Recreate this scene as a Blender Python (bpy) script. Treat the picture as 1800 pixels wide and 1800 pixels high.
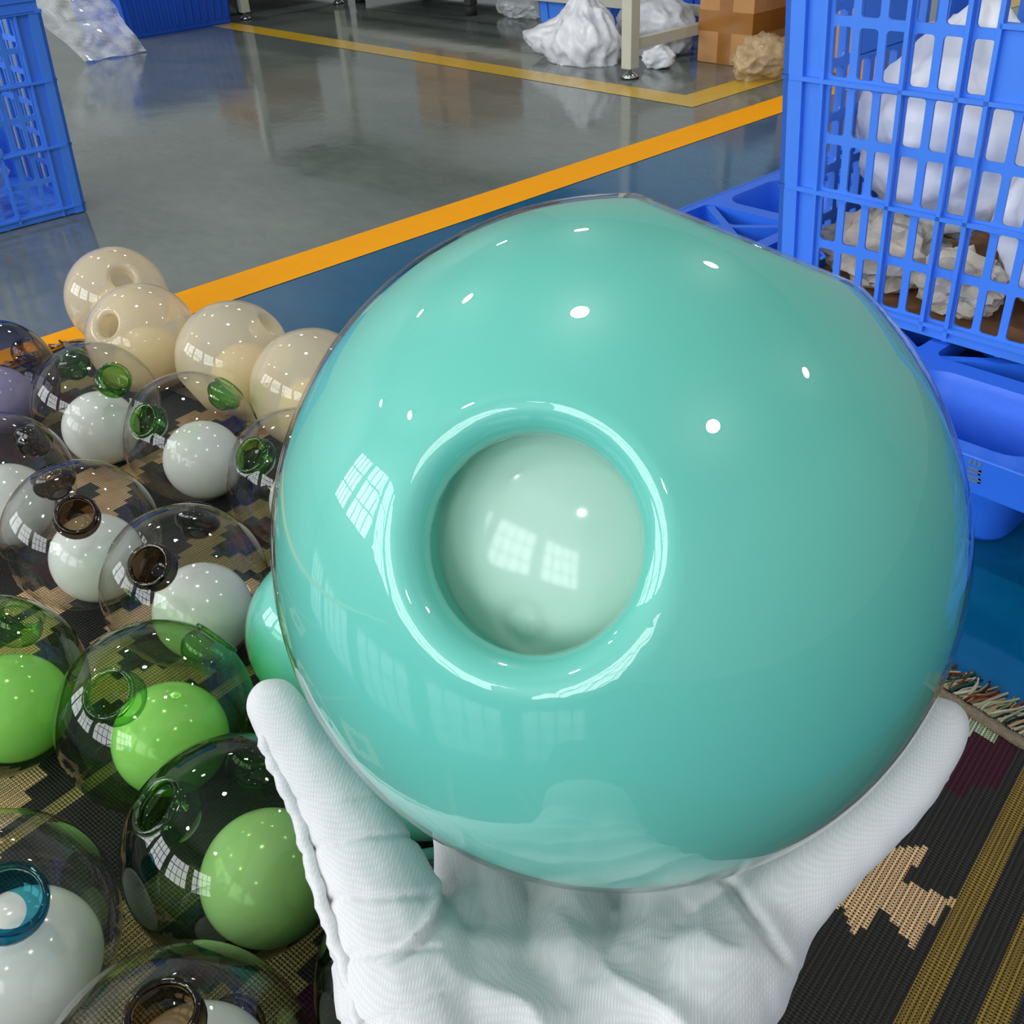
import bpy, bmesh, math, random
from mathutils import Vector, Matrix, noise

for o in list(bpy.data.objects):
    bpy.data.objects.remove(o, do_unlink=True)
scene = bpy.context.scene
COL = scene.collection
rnd = random.Random(7)

# ------------------------------------------------------------------ camera
CR = Vector((0.73125, -0.68025, -0.05031))      # camera right
CU = Vector((0.41662, 0.38701, 0.82259))        # camera up
CF = Vector((0.54010, 0.62248, -0.56641))       # camera forward
CO = Vector((0.0, 0.0, 0.8))
cam_d = bpy.data.cameras.new('camera')
cam = bpy.data.objects.new('camera', cam_d)
COL.objects.link(cam)
CM = Matrix(((CR.x, CU.x, -CF.x, CO.x), (CR.y, CU.y, -CF.y, CO.y),
             (CR.z, CU.z, -CF.z, CO.z), (0, 0, 0, 1)))
cam.matrix_world = CM
cam_d.sensor_fit = 'HORIZONTAL'
cam_d.sensor_width = 36.0
cam_d.lens = 36.0 * 1750 / 1800
cam_d.clip_start = 0.01
cam_d.clip_end = 60
scene.camera = cam

# ------------------------------------------------------------------ light levels
world = bpy.data.worlds.new('World')
scene.world = world
world.use_nodes = True
world.node_tree.nodes['Background'].inputs[0].default_value = (0.75, 0.85, 1.0, 1)
world.node_tree.nodes['Background'].inputs[1].default_value = 1.0
WINDOW_L = 26.0          # radiance of the daylit panes
LAMP_L = 300.0           # radiance of the high-bay lamp diffusers
vs = scene.view_settings
scene.display_settings.display_device = 'sRGB'
vs.view_transform = 'Standard'
vs.look = 'None'
vs.gamma = 1.0
vs.use_curve_mapping = False
vs.exposure = -1.6
scene.cycles.transparent_max_bounces = 32
scene.cycles.max_bounces = 7
scene.cycles.diffuse_bounces = 3
scene.cycles.glossy_bounces = 4
scene.cycles.sample_clamp_indirect = 6.0


# ------------------------------------------------------------------ node helpers
def srgb(r, g, b):
    def c(v):
        v /= 255.0
        return v / 12.92 if v <= 0.04045 else ((v + 0.055) / 1.055) ** 2.4
    return (c(r), c(g), c(b), 1.0)


def newmat(name):
    m = bpy.data.materials.new(name)
    m.use_nodes = True
    nt = m.node_tree
    nt.nodes.clear()
    out = nt.nodes.new('ShaderNodeOutputMaterial')
    return m, nt, out


def N(nt, kind, **kw):
    n = nt.nodes.new(kind)
    for k, v in kw.items():
        if k in n.inputs:
            n.inputs[k].default_value = v
        else:
            setattr(n, k, v)
    return n


def L(nt, a, b):
    nt.links.new(a, b)


def plain(name, col, rough=0.5, spec=0.5, metal=0.0, noise_amt=0.0, noise_scale=8.0, bump=0.0,
          bump_scale=60.0, coat=0.0, sss=0.0):
    m, nt, out = newmat(name)
    p = N(nt, 'ShaderNodeBsdfPrincipled', Roughness=rough, Metallic=metal)
    p.inputs['Specular IOR Level'].default_value = spec
    p.inputs['Coat Weight'].default_value = coat
    p.inputs['Coat Roughness'].default_value = 0.03
    p.inputs['Base Color'].default_value = col
    tc = N(nt, 'ShaderNodeTexCoord')
    if noise_amt > 0:
        nz = N(nt, 'ShaderNodeTexNoise', Scale=noise_scale, Detail=5.0)
        L(nt, tc.outputs['Object'], nz.inputs['Vector'])
        mx = N(nt, 'ShaderNodeMix', data_type='RGBA')
        mx.inputs[6].default_value = tuple(c * (1 - noise_amt) for c in col[:3]) + (1,)
        mx.inputs[7].default_value = tuple(min(1, c * (1 + noise_amt)) for c in col[:3]) + (1,)
        L(nt, nz.outputs['Fac'], mx.inputs[0])
        L(nt, mx.outputs[2], p.inputs['Base Color'])
    if bump > 0:
        nb = N(nt, 'ShaderNodeTexNoise', Scale=bump_scale, Detail=6.0)
        L(nt, tc.outputs['Object'], nb.inputs['Vector'])
        b = N(nt, 'ShaderNodeBump', Strength=bump, Distance=0.01)
        L(nt, nb.outputs['Fac'], b.inputs['Height'])
        L(nt, b.outputs['Normal'], p.inputs['Normal'])
    if sss > 0:
        p.inputs['Subsurface Weight'].default_value = sss
        p.inputs['Subsurface Radius'].default_value = (0.02, 0.02, 0.02)
    L(nt, p.outputs[0], out.inputs[0])
    return m


def thin_glass(name, tint, edge, power=3.0, ior=1.5, milk=None, milk_fac=0.0, refl=1.0):
    """blown glass wall: clear or tinted, longer path (darker tint) at grazing angles"""
    m, nt, out = newmat(name)
    lw = N(nt, 'ShaderNodeLayerWeight', Blend=0.5)
    pw = N(nt, 'ShaderNodeMath', operation='POWER')
    pw.inputs[1].default_value = power
    L(nt, lw.outputs['Facing'], pw.inputs[0])
    mx = N(nt, 'ShaderNodeMix', data_type='RGBA')
    mx.inputs[6].default_value = tint
    mx.inputs[7].default_value = edge
    L(nt, pw.outputs[0], mx.inputs[0])
    tr = N(nt, 'ShaderNodeBsdfTransparent')
    L(nt, mx.outputs[2], tr.inputs[0])
    body = tr.outputs[0]
    if milk:
        df = N(nt, 'ShaderNodeBsdfDiffuse', Color=milk)
        tl = N(nt, 'ShaderNodeBsdfTranslucent', Color=milk)
        dm = N(nt, 'ShaderNodeMixShader')
        dm.inputs[0].default_value = 0.25
        L(nt, df.outputs[0], dm.inputs[1])
        L(nt, tl.outputs[0], dm.inputs[2])
        mm = N(nt, 'ShaderNodeMixShader')
        mm.inputs[0].default_value = milk_fac
        L(nt, body, mm.inputs[1])
        L(nt, dm.outputs[0], mm.inputs[2])
        body = mm.outputs[0]
    gl = N(nt, 'ShaderNodeBsdfGlossy', Roughness=0.015)
    gl.inputs['Color'].default_value = (refl, refl, refl, 1)
    fr = N(nt, 'ShaderNodeFresnel', IOR=ior)
    # the same reflectance from inside and outside of the thin wall
    geo = N(nt, 'ShaderNodeNewGeometry')
    iorm = N(nt, 'ShaderNodeMix', data_type='FLOAT')
    iorm.inputs[2].default_value = ior
    iorm.inputs[3].default_value = 1.0 / ior
    L(nt, geo.outputs['Backfacing'], iorm.inputs[0])
    L(nt, iorm.outputs[0], fr.inputs['IOR'])
    ms = N(nt, 'ShaderNodeMixShader')
    L(nt, fr.outputs[0], ms.inputs[0])
    L(nt, body, ms.inputs[1])
    L(nt, gl.outputs[0], ms.inputs[2])
    L(nt, ms.outputs[0], out.inputs[0])
    return m


# ------------------------------------------------------------------ object helpers
def tag(o, label=None, cat=None, group=None, kind=None):
    if label: o['label'] = label
    if cat: o['category'] = cat
    if group: o['group'] = group
    if kind: o['kind'] = kind
    return o


def empty(name, loc=(0, 0, 0), rz=0.0):
    o = bpy.data.objects.new(name, None)
    o.empty_display_size = 0.05
    o.location = loc
    o.rotation_euler = (0, 0, rz)
    COL.objects.link(o)
    return o


def link(name, me, mat, parent=None, smooth=False):
    o = bpy.data.objects.new(name, me)
    if mat is not None and not me.materials:
        me.materials.append(mat)
    if smooth:
        me.polygons.foreach_set('use_smooth', [True] * len(me.polygons))
    COL.objects.link(o)
    if parent is not None:
        o.parent = parent
    return o


def from_bm(name, bm, mat, parent=None, smooth=False):
    me = bpy.data.meshes.new(name)
    bmesh.ops.recalc_face_normals(bm, faces=bm.faces[:])
    bm.to_mesh(me)
    bm.free()
    return link(name, me, mat, parent, smooth)


def from_py(name, verts, faces, mat, parent=None, smooth=False, fix=True):
    me = bpy.data.meshes.new(name)
    me.from_pydata([tuple(v) for v in verts], [], faces)
    if fix:
        bm = bmesh.new(); bm.from_mesh(me)
        bmesh.ops.recalc_face_normals(bm, faces=bm.faces[:])
        bm.to_mesh(me); bm.free()
    me.update()
    return link(name, me, mat, parent, smooth)


def box(bm, x0, x1, y0, y1, z0, z1, bevel=0.0):
    vs_ = [bm.verts.new((x, y, z)) for z in (z0, z1) for y in (y0, y1) for x in (x0, x1)]
    fs = [(0, 2, 3, 1), (4, 5, 7, 6), (0, 1, 5, 4), (2, 6, 7, 3), (0, 4, 6, 2), (1, 3, 7, 5)]
    faces = [bm.faces.new([vs_[i] for i in f]) for f in fs]
    if bevel > 0:
        es = list({e for f in faces for e in f.edges})
        bmesh.ops.bevel(bm, geom=es, offset=bevel, segments=2, affect='EDGES', profile=0.5)


def tube(bm, pts, radii, seg=12, cap=True):
    """swept tube along points"""
    pts = [Vector(p) for p in pts]
    rings = []
    prev = None
    for i, p in enumerate(pts):
        if i == 0: t = pts[1] - pts[0]
        elif i == len(pts) - 1: t = pts[-1] - pts[-2]
        else: t = pts[i + 1] - pts[i - 1]
        t.normalize()
        if prev is None:
            a = Vector((0, 0, 1)) if abs(t.z) < 0.9 else Vector((1, 0, 0))
            n = t.cross(a).normalized()
        else:
            n = (prev - t * prev.dot(t)).normalized()
        prev = n
        b = t.cross(n)
        r = radii[i] if hasattr(radii, '__len__') else radii
        rings.append([bm.verts.new(p + (n * math.cos(2 * math.pi * k / seg) + b * math.sin(2 * math.pi * k / seg)) * r)
                      for k in range(seg)])
    for a, b in zip(rings, rings[1:]):
        for k in range(seg):
            bm.faces.new((a[k], a[(k + 1) % seg], b[(k + 1) % seg], b[k]))
    if cap:
        bm.faces.new(list(reversed(rings[0])))
        bm.faces.new(rings[-1])


def lathe(profile, seg=40, close_end=False):
    """profile [(r, h)] about +Z, returns verts, faces"""
    verts, faces = [], []
    for r, hh in profile:
        for k in range(seg):
            a = 2 * math.pi * k / seg
            verts.append((r * math.cos(a), r * math.sin(a), hh))
    for i in range(len(profile) - 1):
        for k in range(seg):
            k2 = (k + 1) % seg
            faces.append((i * seg + k, i * seg + k2, (i + 1) * seg + k2, (i + 1) * seg + k))
    if close_end:
        faces.append([(len(profile) - 1) * seg + k for k in range(seg)])
    return verts, faces


def eval_mesh(o):
    dg = bpy.context.evaluated_depsgraph_get()
    dg.update()
    return bpy.data.meshes.new_from_object(o.evaluated_get(dg))


# ------------------------------------------------------------------ materials
M = {}
M['wall'] = plain('wall_paint', srgb(200, 204, 204), 0.8, noise_amt=0.05, noise_scale=2)
M['ceiling'] = plain('ceiling_steel', srgb(165, 172, 174), 0.7, noise_amt=0.06, noise_scale=1.2)
M['frame'] = plain('window_frame_paint', srgb(90, 96, 102), 0.5, noise_amt=0.05)
M['lamp_metal'] = plain('lamp_metal', srgb(70, 72, 76), 0.4, metal=0.6, noise_amt=0.05)


def emissive(name, col, strength):
    m, nt, out = newmat(name)
    e = N(nt, 'ShaderNodeEmission', Color=col, Strength=strength)
    L(nt, e.outputs[0], out.inputs[0])
    return m


M['daylight'] = emissive('daylit_pane', (0.93, 0.97, 1.0, 1), WINDOW_L)
M['lamp_glow'] = emissive('lamp_diffuser', (1.0, 0.96, 0.90, 1), LAMP_L)


def floor_mat():
    m, nt, out = newmat('epoxy_floor')
    tc = N(nt, 'ShaderNodeTexCoord')
    sep = N(nt, 'ShaderNodeSeparateXYZ')
    L(nt, tc.outputs['Object'], sep.inputs[0])
    gt = N(nt, 'ShaderNodeMath', operation='GREATER_THAN')
    gt.inputs[1].default_value = 1.96
    L(nt, sep.outputs['Y'], gt.inputs[0])
    mp = N(nt, 'ShaderNodeMapping')
    mp.inputs['Scale'].default_value = (2.2, 1.0, 1.0)
    mp.inputs['Rotation'].default_value = (0, 0, 0.7)
    L(nt, tc.outputs['Object'], mp.inputs['Vector'])
    n1 = N(nt, 'ShaderNodeTexNoise', Scale=1.6, Detail=7.0, Roughness=0.6)
    L(nt, mp.outputs[0], n1.inputs['Vector'])
    n2 = N(nt, 'ShaderNodeTexNoise', Scale=14.0, Detail=6.0, Roughness=0.65)
    L(nt, mp.outputs[0], n2.inputs['Vector'])
    ad = N(nt, 'ShaderNodeMath', operation='MULTIPLY_ADD')
    ad.inputs[1].default_value = 0.45
    L(nt, n2.outputs['Fac'], ad.inputs[0])
    L(nt, n1.outputs['Fac'], ad.inputs[2])
    rr = N(nt, 'ShaderNodeMapRange')
    rr.inputs[1].default_value = 0.45
    rr.inputs[2].default_value = 1.0
    L(nt, ad.outputs[0], rr.inputs[0])
    blue = N(nt, 'ShaderNodeMix', data_type='RGBA')
    blue.inputs[6].default_value = srgb(0, 76, 118)
    blue.inputs[7].default_value = srgb(14, 98, 138)
    L(nt, rr.outputs[0], blue.inputs[0])
    grey = N(nt, 'ShaderNodeMix', data_type='RGBA')
    grey.inputs[6].default_value = srgb(88, 98, 95)
    grey.inputs[7].default_value = srgb(118, 126, 120)
    L(nt, rr.outputs[0], grey.inputs[0])
    mx = N(nt, 'ShaderNodeMix', data_type='RGBA')
    L(nt, gt.outputs[0], mx.inputs[0])
    L(nt, blue.outputs[2], mx.inputs[6])
    L(nt, grey.outputs[2], mx.inputs[7])
    p = N(nt, 'ShaderNodeBsdfPrincipled')
    L(nt, mx.outputs[2], p.inputs['Base Color'])
    r2 = N(nt, 'ShaderNodeMapRange')
    r2.inputs[3].default_value = 0.05
    r2.inputs[4].default_value = 0.16
    L(nt, rr.outputs[0], r2.inputs[0])
    L(nt, r2.outputs[0], p.inputs['Roughness'])
    p.inputs['Specular IOR Level'].default_value = 0.5
    nb = N(nt, 'ShaderNodeTexNoise', Scale=5.0, Detail=3.0)
    L(nt, tc.outputs['Object'], nb.inputs['Vector'])
    b = N(nt, 'ShaderNodeBump', Strength=0.05, Distance=0.02)
    L(nt, nb.outputs['Fac'], b.inputs['Height'])
    L(nt, b.outputs['Normal'], p.inputs['Normal'])
    L(nt, p.outputs[0], out.inputs[0])
    return m


M['floor'] = floor_mat()
M['orange'] = plain('orange_floor_paint', srgb(255, 166, 0), 0.6, 0.12, noise_amt=0.06, noise_scale=20)
M['yellow'] = plain('worn_yellow_floor_paint', srgb(212, 172, 48), 0.2, noise_amt=0.12, noise_scale=25)

# ------------------------------------------------------------------ the hall (structure)
X0, X1, Y0, Y1, ZC = -6.0, 9.0, -5.0, 11.0, 6.0


def struct(o):
    o['kind'] = 'structure'
    return o


struct(from_py('floor', [(X0, Y0, 0), (X1, Y0, 0), (X1, Y1, 0), (X0, Y1, 0)], [(0, 1, 2, 3)], M['floor']))
bm = bmesh.new(); box(bm, X0, X1, Y0, Y1, ZC, ZC + 0.1)
struct(from_bm('ceiling', bm, M['ceiling']))
bm = bmesh.new(); box(bm, X0, X1, Y1, Y1 + 0.15, 0, ZC)
struct(from_bm('wall_far', bm, M['wall']))
bm = bmesh.new(); box(bm, X0, X1, Y0 - 0.15, Y0, 0, ZC)
struct(from_bm('wall_back', bm, M['wall']))
bm = bmesh.new(); box(bm, X1, X1 + 0.15, Y0, Y1, 0, ZC)
struct(from_bm('wall_right', bm, M['wall']))
# window wall, with openings
WIN = [(-4.4, -1.8), (-1.2, 1.4), (2.0, 4.6), (5.2, 7.8), (8.2, 10.4)]
WZ0, WZ1 = 1.4, 4.2
bm = bmesh.new()
box(bm, X0 - 0.2, X0, Y0, Y1, 0, WZ0)
box(bm, X0 - 0.2, X0, Y0, Y1, WZ1, ZC)
edges_y = [Y0] + [v for w in WIN for v in w] + [Y1]
for i in range(0, len(edges_y), 2):
    box(bm, X0 - 0.2, X0, edges_y[i], edges_y[i + 1], WZ0, WZ1)
struct(from_bm('wall_left', bm, M['wall']))
for i, (a, b) in enumerate(WIN):
    w = struct(empty('window_%d' % (i + 1), (X0 - 0.1, (a + b) / 2, WZ0)))
    hw, hh = (b - a) / 2, WZ1 - WZ0
    bm = bmesh.new()
    box(bm, -0.04, 0.04, -hw, hw, 0, 0.06); box(bm, -0.04, 0.04, -hw, hw, hh - 0.06, hh)
    box(bm, -0.04, 0.04, -hw, -hw + 0.06, 0.06, hh - 0.06); box(bm, -0.04, 0.04, hw - 0.06, hw, 0.06, hh - 0.06)
    from_bm('window_frame', bm, M['frame'], w)
    nx, nz = 4, 3
    for k in range(1, nx):
        y = -hw + 2 * hw * k / nx
        bm = bmesh.new(); box(bm, -0.03, 0.05, y - 0.03, y + 0.03, 0.06, hh - 0.06)
        from_bm('mullion', bm, M['frame'], w)
    for k in range(1, nz):
        z = hh * k / nz
        bm = bmesh.new(); box(bm, -0.03, 0.05, -hw + 0.06, hw - 0.06, z - 0.03, z + 0.03)
        from_bm('transom', bm, M['frame'], w)
    for p in range(nx):
        for q in range(nz):
            ya, yb = -hw + 2 * hw * p / nx + 0.035, -hw + 2 * hw * (p + 1) / nx - 0.035
            za, zb = hh * q / nz + 0.035, hh * (q + 1) / nz - 0.035
            from_py('pane', [(0, ya, za), (0, yb, za), (0, yb, zb), (0, ya, zb)], [(0, 1, 2, 3)], M['daylight'], w)

# floor paint
def slab(name, rects, mat, z=0.0012):
    bm = bmesh.new()
    for (x0, x1, y0, y1) in rects:
        vs_ = [bm.verts.new(p) for p in ((x0, y0, z), (x1, y0, z), (x1, y1, z), (x0, y1, z))]
        bm.faces.new(vs_)
    return struct(from_bm(name, bm, mat))


slab('trim_1', [(X0, X1, 1.898, 2.03)], M['orange'])
slab('trim_2', [(2.79, 2.915, 2.305, Y1)], M['yellow'])
slab('trim_3', [(2.79, X1, 2.175, 2.305)], M['yellow'], 0.0013)

# high-bay lamps
lamp_me = None
for ix, lx in enumerate((-3.6, 0.8, 5.2)):
    for iy, ly in enumerate((-2.6, 1.6, 5.8, 9.6)):
        t = tag(empty('high_bay_lamp', (lx, ly, ZC - 0.9)), 'round high bay lamp hanging from the hall ceiling', 'lamp',
                'high bay lamps under the ceiling')
        if lamp_me is None:
            v, f = lathe([(0.03, 0.9), (0.03, 0.30), (0.10, 0.28), (0.12, 0.10), (0.23, 0.0), (0.21, 0.0), (0.11, 0.09)], 24, True)
            o = from_py('lamp_housing', v, f, M['lamp_metal'], t, True)
            v, f = lathe([(0.0, 0.01), (0.12, 0.008), (0.19, 0.012)], 24)
            d = from_py('lamp_diffuser', v, f, M['lamp_glow'], t)
            lamp_me = (o.data, d.data)
        else:
            link('lamp_housing', lamp_me[0], None, t)
            link('lamp_diffuser', lamp_me[1], None, t)

# ------------------------------------------------------------------ woven rug
def rug_mat():
    m, nt, out = newmat('kilim_weave')
    at = N(nt, 'ShaderNodeAttribute', attribute_name='weave')
    uvn = N(nt, 'ShaderNodeAttribute', attribute_name='thread')
    sep = N(nt, 'ShaderNodeSeparateXYZ')
    L(nt, uvn.outputs['Vector'], sep.inputs[0])

    def sine(sock, wl, ph=0.0):
        k = N(nt, 'ShaderNodeMath', operation='MULTIPLY_ADD')
        k.inputs[1].default_value = 2 * math.pi / wl
        k.inputs[2].default_value = ph
        L(nt, sock, k.inputs[0])
        s_ = N(nt, 'ShaderNodeMath', operation='SINE')
        L(nt, k.outputs[0], s_.inputs[0])
        return s_.outputs[0]
    add = N(nt, 'ShaderNodeMath', operation='ADD')
    sub = N(nt, 'ShaderNodeMath', operation='SUBTRACT')
    L(nt, sep.outputs['X'], add.inputs[0]); L(nt, sep.outputs['Y'], add.inputs[1])
    L(nt, sep.outputs['X'], sub.inputs[0]); L(nt, sep.outputs['Y'], sub.inputs[1])
    a = sine(add.outputs[0], 0.0066)
    b = sine(sub.outputs[0], 0.0066)
    pr = N(nt, 'ShaderNodeMath', operation='MULTIPLY')
    L(nt, a, pr.inputs[0]); L(nt, b, pr.inputs[1])
    hole = N(nt, 'ShaderNodeMapRange')
    hole.inputs[1].default_value = 0.30
    hole.inputs[2].default_value = 0.60
    L(nt, pr.outputs[0], hole.inputs[0])
    mx = N(nt, 'ShaderNodeMix', data_type='RGBA')
    L(nt, hole.outputs[0], mx.inputs[0])
    L(nt, at.outputs['Color'], mx.inputs[6])
    mx.inputs[7].default_value = srgb(34, 33, 34)
    c = sine(sep.outputs['Y'], 0.0052)
    d = sine(sep.outputs['X'], 0.0034)
    hh = N(nt, 'ShaderNodeMath', operation='MULTIPLY_ADD')
    hh.inputs[1].default_value = 0.35
    L(nt, d, hh.inputs[0]); L(nt, c, hh.inputs[2])
    bp = N(nt, 'ShaderNodeBump', Strength=0.8, Distance=0.0012)
    L(nt, hh.outputs[0], bp.inputs['Height'])
    p = N(nt, 'ShaderNodeBsdfPrincipled', Roughness=0.9)
    p.inputs['Specular IOR Level'].default_value = 0.15
    row = N(nt, 'ShaderNodeMapRange')
    row.inputs[1].default_value = -1.0; row.inputs[2].default_value = 1.0
    row.inputs[3].default_value = 0.62; row.inputs[4].default_value = 1.12
    L(nt, c, row.inputs[0])
    sc = N(nt, 'ShaderNodeVectorMath', operation='SCALE')
    L(nt, mx.outputs[2], sc.inputs[0]); L(nt, row.outputs[0], sc.inputs['Scale'])
    L(nt, sc.outputs[0], p.inputs['Base Color'])
    L(nt, bp.outputs['Normal'], p.inputs['Normal'])
    L(nt, p.outputs[0], out.inputs[0])
    return m


M['rug'] = rug_mat()
RU = Vector((0.991, 0.133)); RV = Vector((-0.133, 0.991))
DARK = srgb(52, 51, 47); TAN = srgb(222, 184, 138); OLIVE = srgb(156, 140, 90); GOLD = srgb(138, 114, 52)
MAROON = srgb(70, 30, 44); SAGE = srgb(170, 186, 152); RUST = srgb(110, 58, 36); SLATE = srgb(58, 66, 62)
TANPOLY = [(.645, .132), (.677, .102), (.623, .107), (.637, .065), (.568, .078), (.585, .110), (.5406, .119),
           (.564, .142), (.5196, .150), (.56, .19), (.60, .168)]


def in_poly(x, y, poly):
    r = False
    j = len(poly) - 1
    for i in range(len(poly)):
        xi, yi = poly[i]; xj, yj = poly[j]
        if (yi > y) != (yj > y) and x < (xj - xi) * (y - yi) / (yj - yi) + xi:
            r = not r
        j = i
    return r


def rug_colour(u, v):
    # serrated tan figure
    if in_poly(u, v, TANPOLY): return TAN
    if .040 < v < .063: return GOLD
    if -.009 < v < .013: return RUST if u > .69 else GOLD
    if v < -.05: return RUST if int((u + v) / .05) % 3 == 0 else DARK
    us0 = math.floor(u / .011) * .011; vs0 = math.floor(v / .011) * .011
    if us0 > .812 + abs(vs0 - .135) * .6 and .098 < vs0 < .168: return SAGE
    if us0 > .735 + abs(vs0 - .105) * 1.5 and .07 < vs0 < .24: return MAROON
    # repeated stepped lozenges along the field
    st = .014
    us = math.floor(u / st) * st; vs2 = math.floor(v / st) * st
    for cu, cv, ru_, rv_, c in LOZ:
        q = abs(us - cu) / ru_ + abs(vs2 - cv) / rv_
        if q < 1.0:
            if q < .30: return MAROON
            if q < .48: return SLATE
            return c
    for bv in (.30, .80, 1.32, 1.80):
        if bv < v < bv + .02: return OLIVE
    if (math.sin(us * 23 + vs2 * 9) + math.sin(vs2 * 19 - us * 4)) > 1.45: return MAROON
    return DARK


LOZ = [(.19, .55, .17, .11, OLIVE), (.10, .86, .11, .07, TAN), (.40, .93, .16, .10, TAN), (.62, 1.02, .16, .1, OLIVE),
       (.27, 1.12, .15, .09, TAN), (.62, .55, .12, .1, RUST), (.80, .74, .14, .1, OLIVE), (.50, 1.32, .16, .12, TAN), (-.12, .62, .12, .1, TAN),
       (.80, 1.30, .14, .1, TAN), (.36, 1.55, .14, .1, TAN), (.70, 1.62, .16, .1, OLIVE), (.12, .34, .13, .1, TAN), (-.1, 1.2, .14, .1, TAN),
       (.50, 1.80, .16, .08, TAN)]
UA, UB, VA, VB = -.50, .86, -.42, 1.83


def rug_xy(u, v):
    # the free edge is not quite straight
    k = max(0.0, (u - .3) / .56)
    uu = u - k * (.035 * max(0, (v - .35)) - .020 * math.sin((v - .12) * 4 * math.pi) * (1 if -.13 < v < .37 else 0))
    vv = v + .05 * max(0, (u - .2)) * max(0, (v - 1.2))
    return Vector((RU.x * uu + RV.x * vv, RU.y * uu + RV.y * vv))


def build_rug():
    st = .0055
    nu = int((UB - UA) / st); nv = int((VB - VA) / st)
    verts = []; thr = []
    for j in range(nv + 1):
        for i in range(nu + 1):
            u = UA + i * st; v = VA + j * st
            p = rug_xy(u, v)
            z = .0045 + .0008 * noise.noise((u * 6, v * 6, 0))
            verts.append((p.x, p.y, z)); thr.append((u, v, 0))
    faces = []; cols = []
    for j in range(nv):
        for i in range(nu):
            a = j * (nu + 1) + i
            faces.append((a, a + 1, a + nu + 2, a + nu + 1))
            cols.extend(rug_colour(UA + (i + .5) * st, VA + (j + .5) * st))
    # hem down to the floor
    ring = [i for i in range(nu + 1)] + [j * (nu + 1) + nu for j in range(1, nv + 1)] + \
           [nv * (nu + 1) + i for i in range(nu - 1, -1, -1)] + [j * (nu + 1) for j in range(nv - 1, 0, -1)]
    b0 = len(verts)
    for r in ring:
        verts.append((verts[r][0], verts[r][1], 0.0)); thr.append(thr[r])
    for k in range(len(ring)):
        k2 = (k + 1) % len(ring)
        faces.append((ring[k2], ring[k], b0 + k, b0 + k2)); cols.extend(DARK)
    o = from_py('rug', verts, faces, M['rug'], None, True, False)
    at = o.data.attributes.new('weave', 'FLOAT_COLOR', 'FACE')
    at.data.foreach_set('color', cols)
    th = o.data.attributes.new('thread', 'FLOAT_VECTOR', 'POINT')
    th.data.foreach_set('vector', [c for t in thr for c in t])
    return tag(o, 'dark flat woven rug with tan stepped figures and fringed hem under the glass', 'rug')


rug = build_rug()

# braided hem along the free edge and the fringe beyond it
M['hem'] = plain('hem_cord', srgb(120, 108, 88), 0.9, noise_amt=.35, noise_scale=240, bump=.8, bump_scale=300)


def attr_mat(name, rough):
    m, nt, out = newmat(name)
    at = N(nt, 'ShaderNodeAttribute', attribute_name='yarn')
    p = N(nt, 'ShaderNodeBsdfPrincipled', Roughness=rough)
    p.inputs['Specular IOR Level'].default_value = 0.1
    L(nt, at.outputs['Color'], p.inputs['Base Color'])
    L(nt, p.outputs[0], out.inputs[0])
    return m


M['yarn'] = attr_mat('fringe_yarn', .9)
bm = bmesh.new()
pts = []
for k in range(300):
    v = VA + (VB - VA) * k / 299
    p = rug_xy(UB - .004, v)
    pts.append((p.x, p.y, .0075))
tube(bm, pts, [.0062 + .0008 * math.sin(k * 2.1) for k in range(300)], 8)
from_bm('hem_cord', bm, M['hem'], rug, True)
YC = [srgb(168, 160, 132), srgb(150, 148, 120), srgb(96, 84, 66), srgb(60, 24, 24), srgb(34, 30, 38), srgb(176, 172, 150),
      srgb(120, 128, 96), srgb(150, 132, 96), srgb(120, 44, 24), srgb(40, 70, 60)]


def build_fringe():
    verts, faces, cols = [], [], []
    seg = 5
    def strand(p0, d, ln, r, c):
        side = Vector((-d.y, d.x, 0))
        w1 = rnd.uniform(-.010, .010); w2 = rnd.uniform(-.003, .003); ph = rnd.uniform(0, 6)
        b0 = len(verts)
        n = 6
        zz = rnd.uniform(.003, .009)
        for i in range(n):
            t = i / (n - 1)
            c_ = p0 + d * (ln * t) + side * (w1 * t * t + w2 * math.sin(t * 5 + ph))
            z = .007 * (1 - t) ** 2 + zz * (1 - abs(2 * t - .8)) * .6 + r + .0005
            for k in range(seg):
                a = 2 * math.pi * k / seg
                rr = r * (1 - .3 * t)
                verts.append((c_.x + side.x * rr * math.cos(a), c_.y + side.y * rr * math.cos(a), max(.0004, z + rr * math.sin(a))))
        for i in range(n - 1):
            for k in range(seg):
                k2 = (k + 1) % seg
                faces.append((b0 + i * seg + k, b0 + i * seg + k2, b0 + (i + 1) * seg + k2, b0 + (i + 1) * seg + k))
                cols.extend(c)
    v = VA
    while v < VB:
        p = rug_xy(UB + .002, v)
        d = Vector((RU.x, RU.y, 0)) + Vector((RV.x, RV.y, 0)) * rnd.uniform(-.75, -.15)
        d.normalize()
        strand(Vector((p.x, p.y, 0)), d, rnd.uniform(.040, .060), rnd.uniform(.0014, .0024), rnd.choice(YC))
        v += .0016
    u = UA
    while u < UB:
        p = rug_xy(u, VB)
        d = Vector((RV.x, RV.y, 0)) + Vector((RU.x, RU.y, 0)) * rnd.uniform(-.3, .3)
        d.normalize()
        strand(Vector((p.x, p.y, 0)), d, rnd.uniform(.03, .05), rnd.uniform(.0011, .002), rnd.choice(YC))
        u += .003
    o = from_py('fringe', verts, faces, M['yarn'], rug, True, False)
    at = o.data.attributes.new('yarn', 'FLOAT_COLOR', 'FACE')
    at.data.foreach_set('color', cols)
    o['kind'] = 'stuff'
    o['label'] = 'fringe of mixed cream, brown and rust yarn ends'


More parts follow.
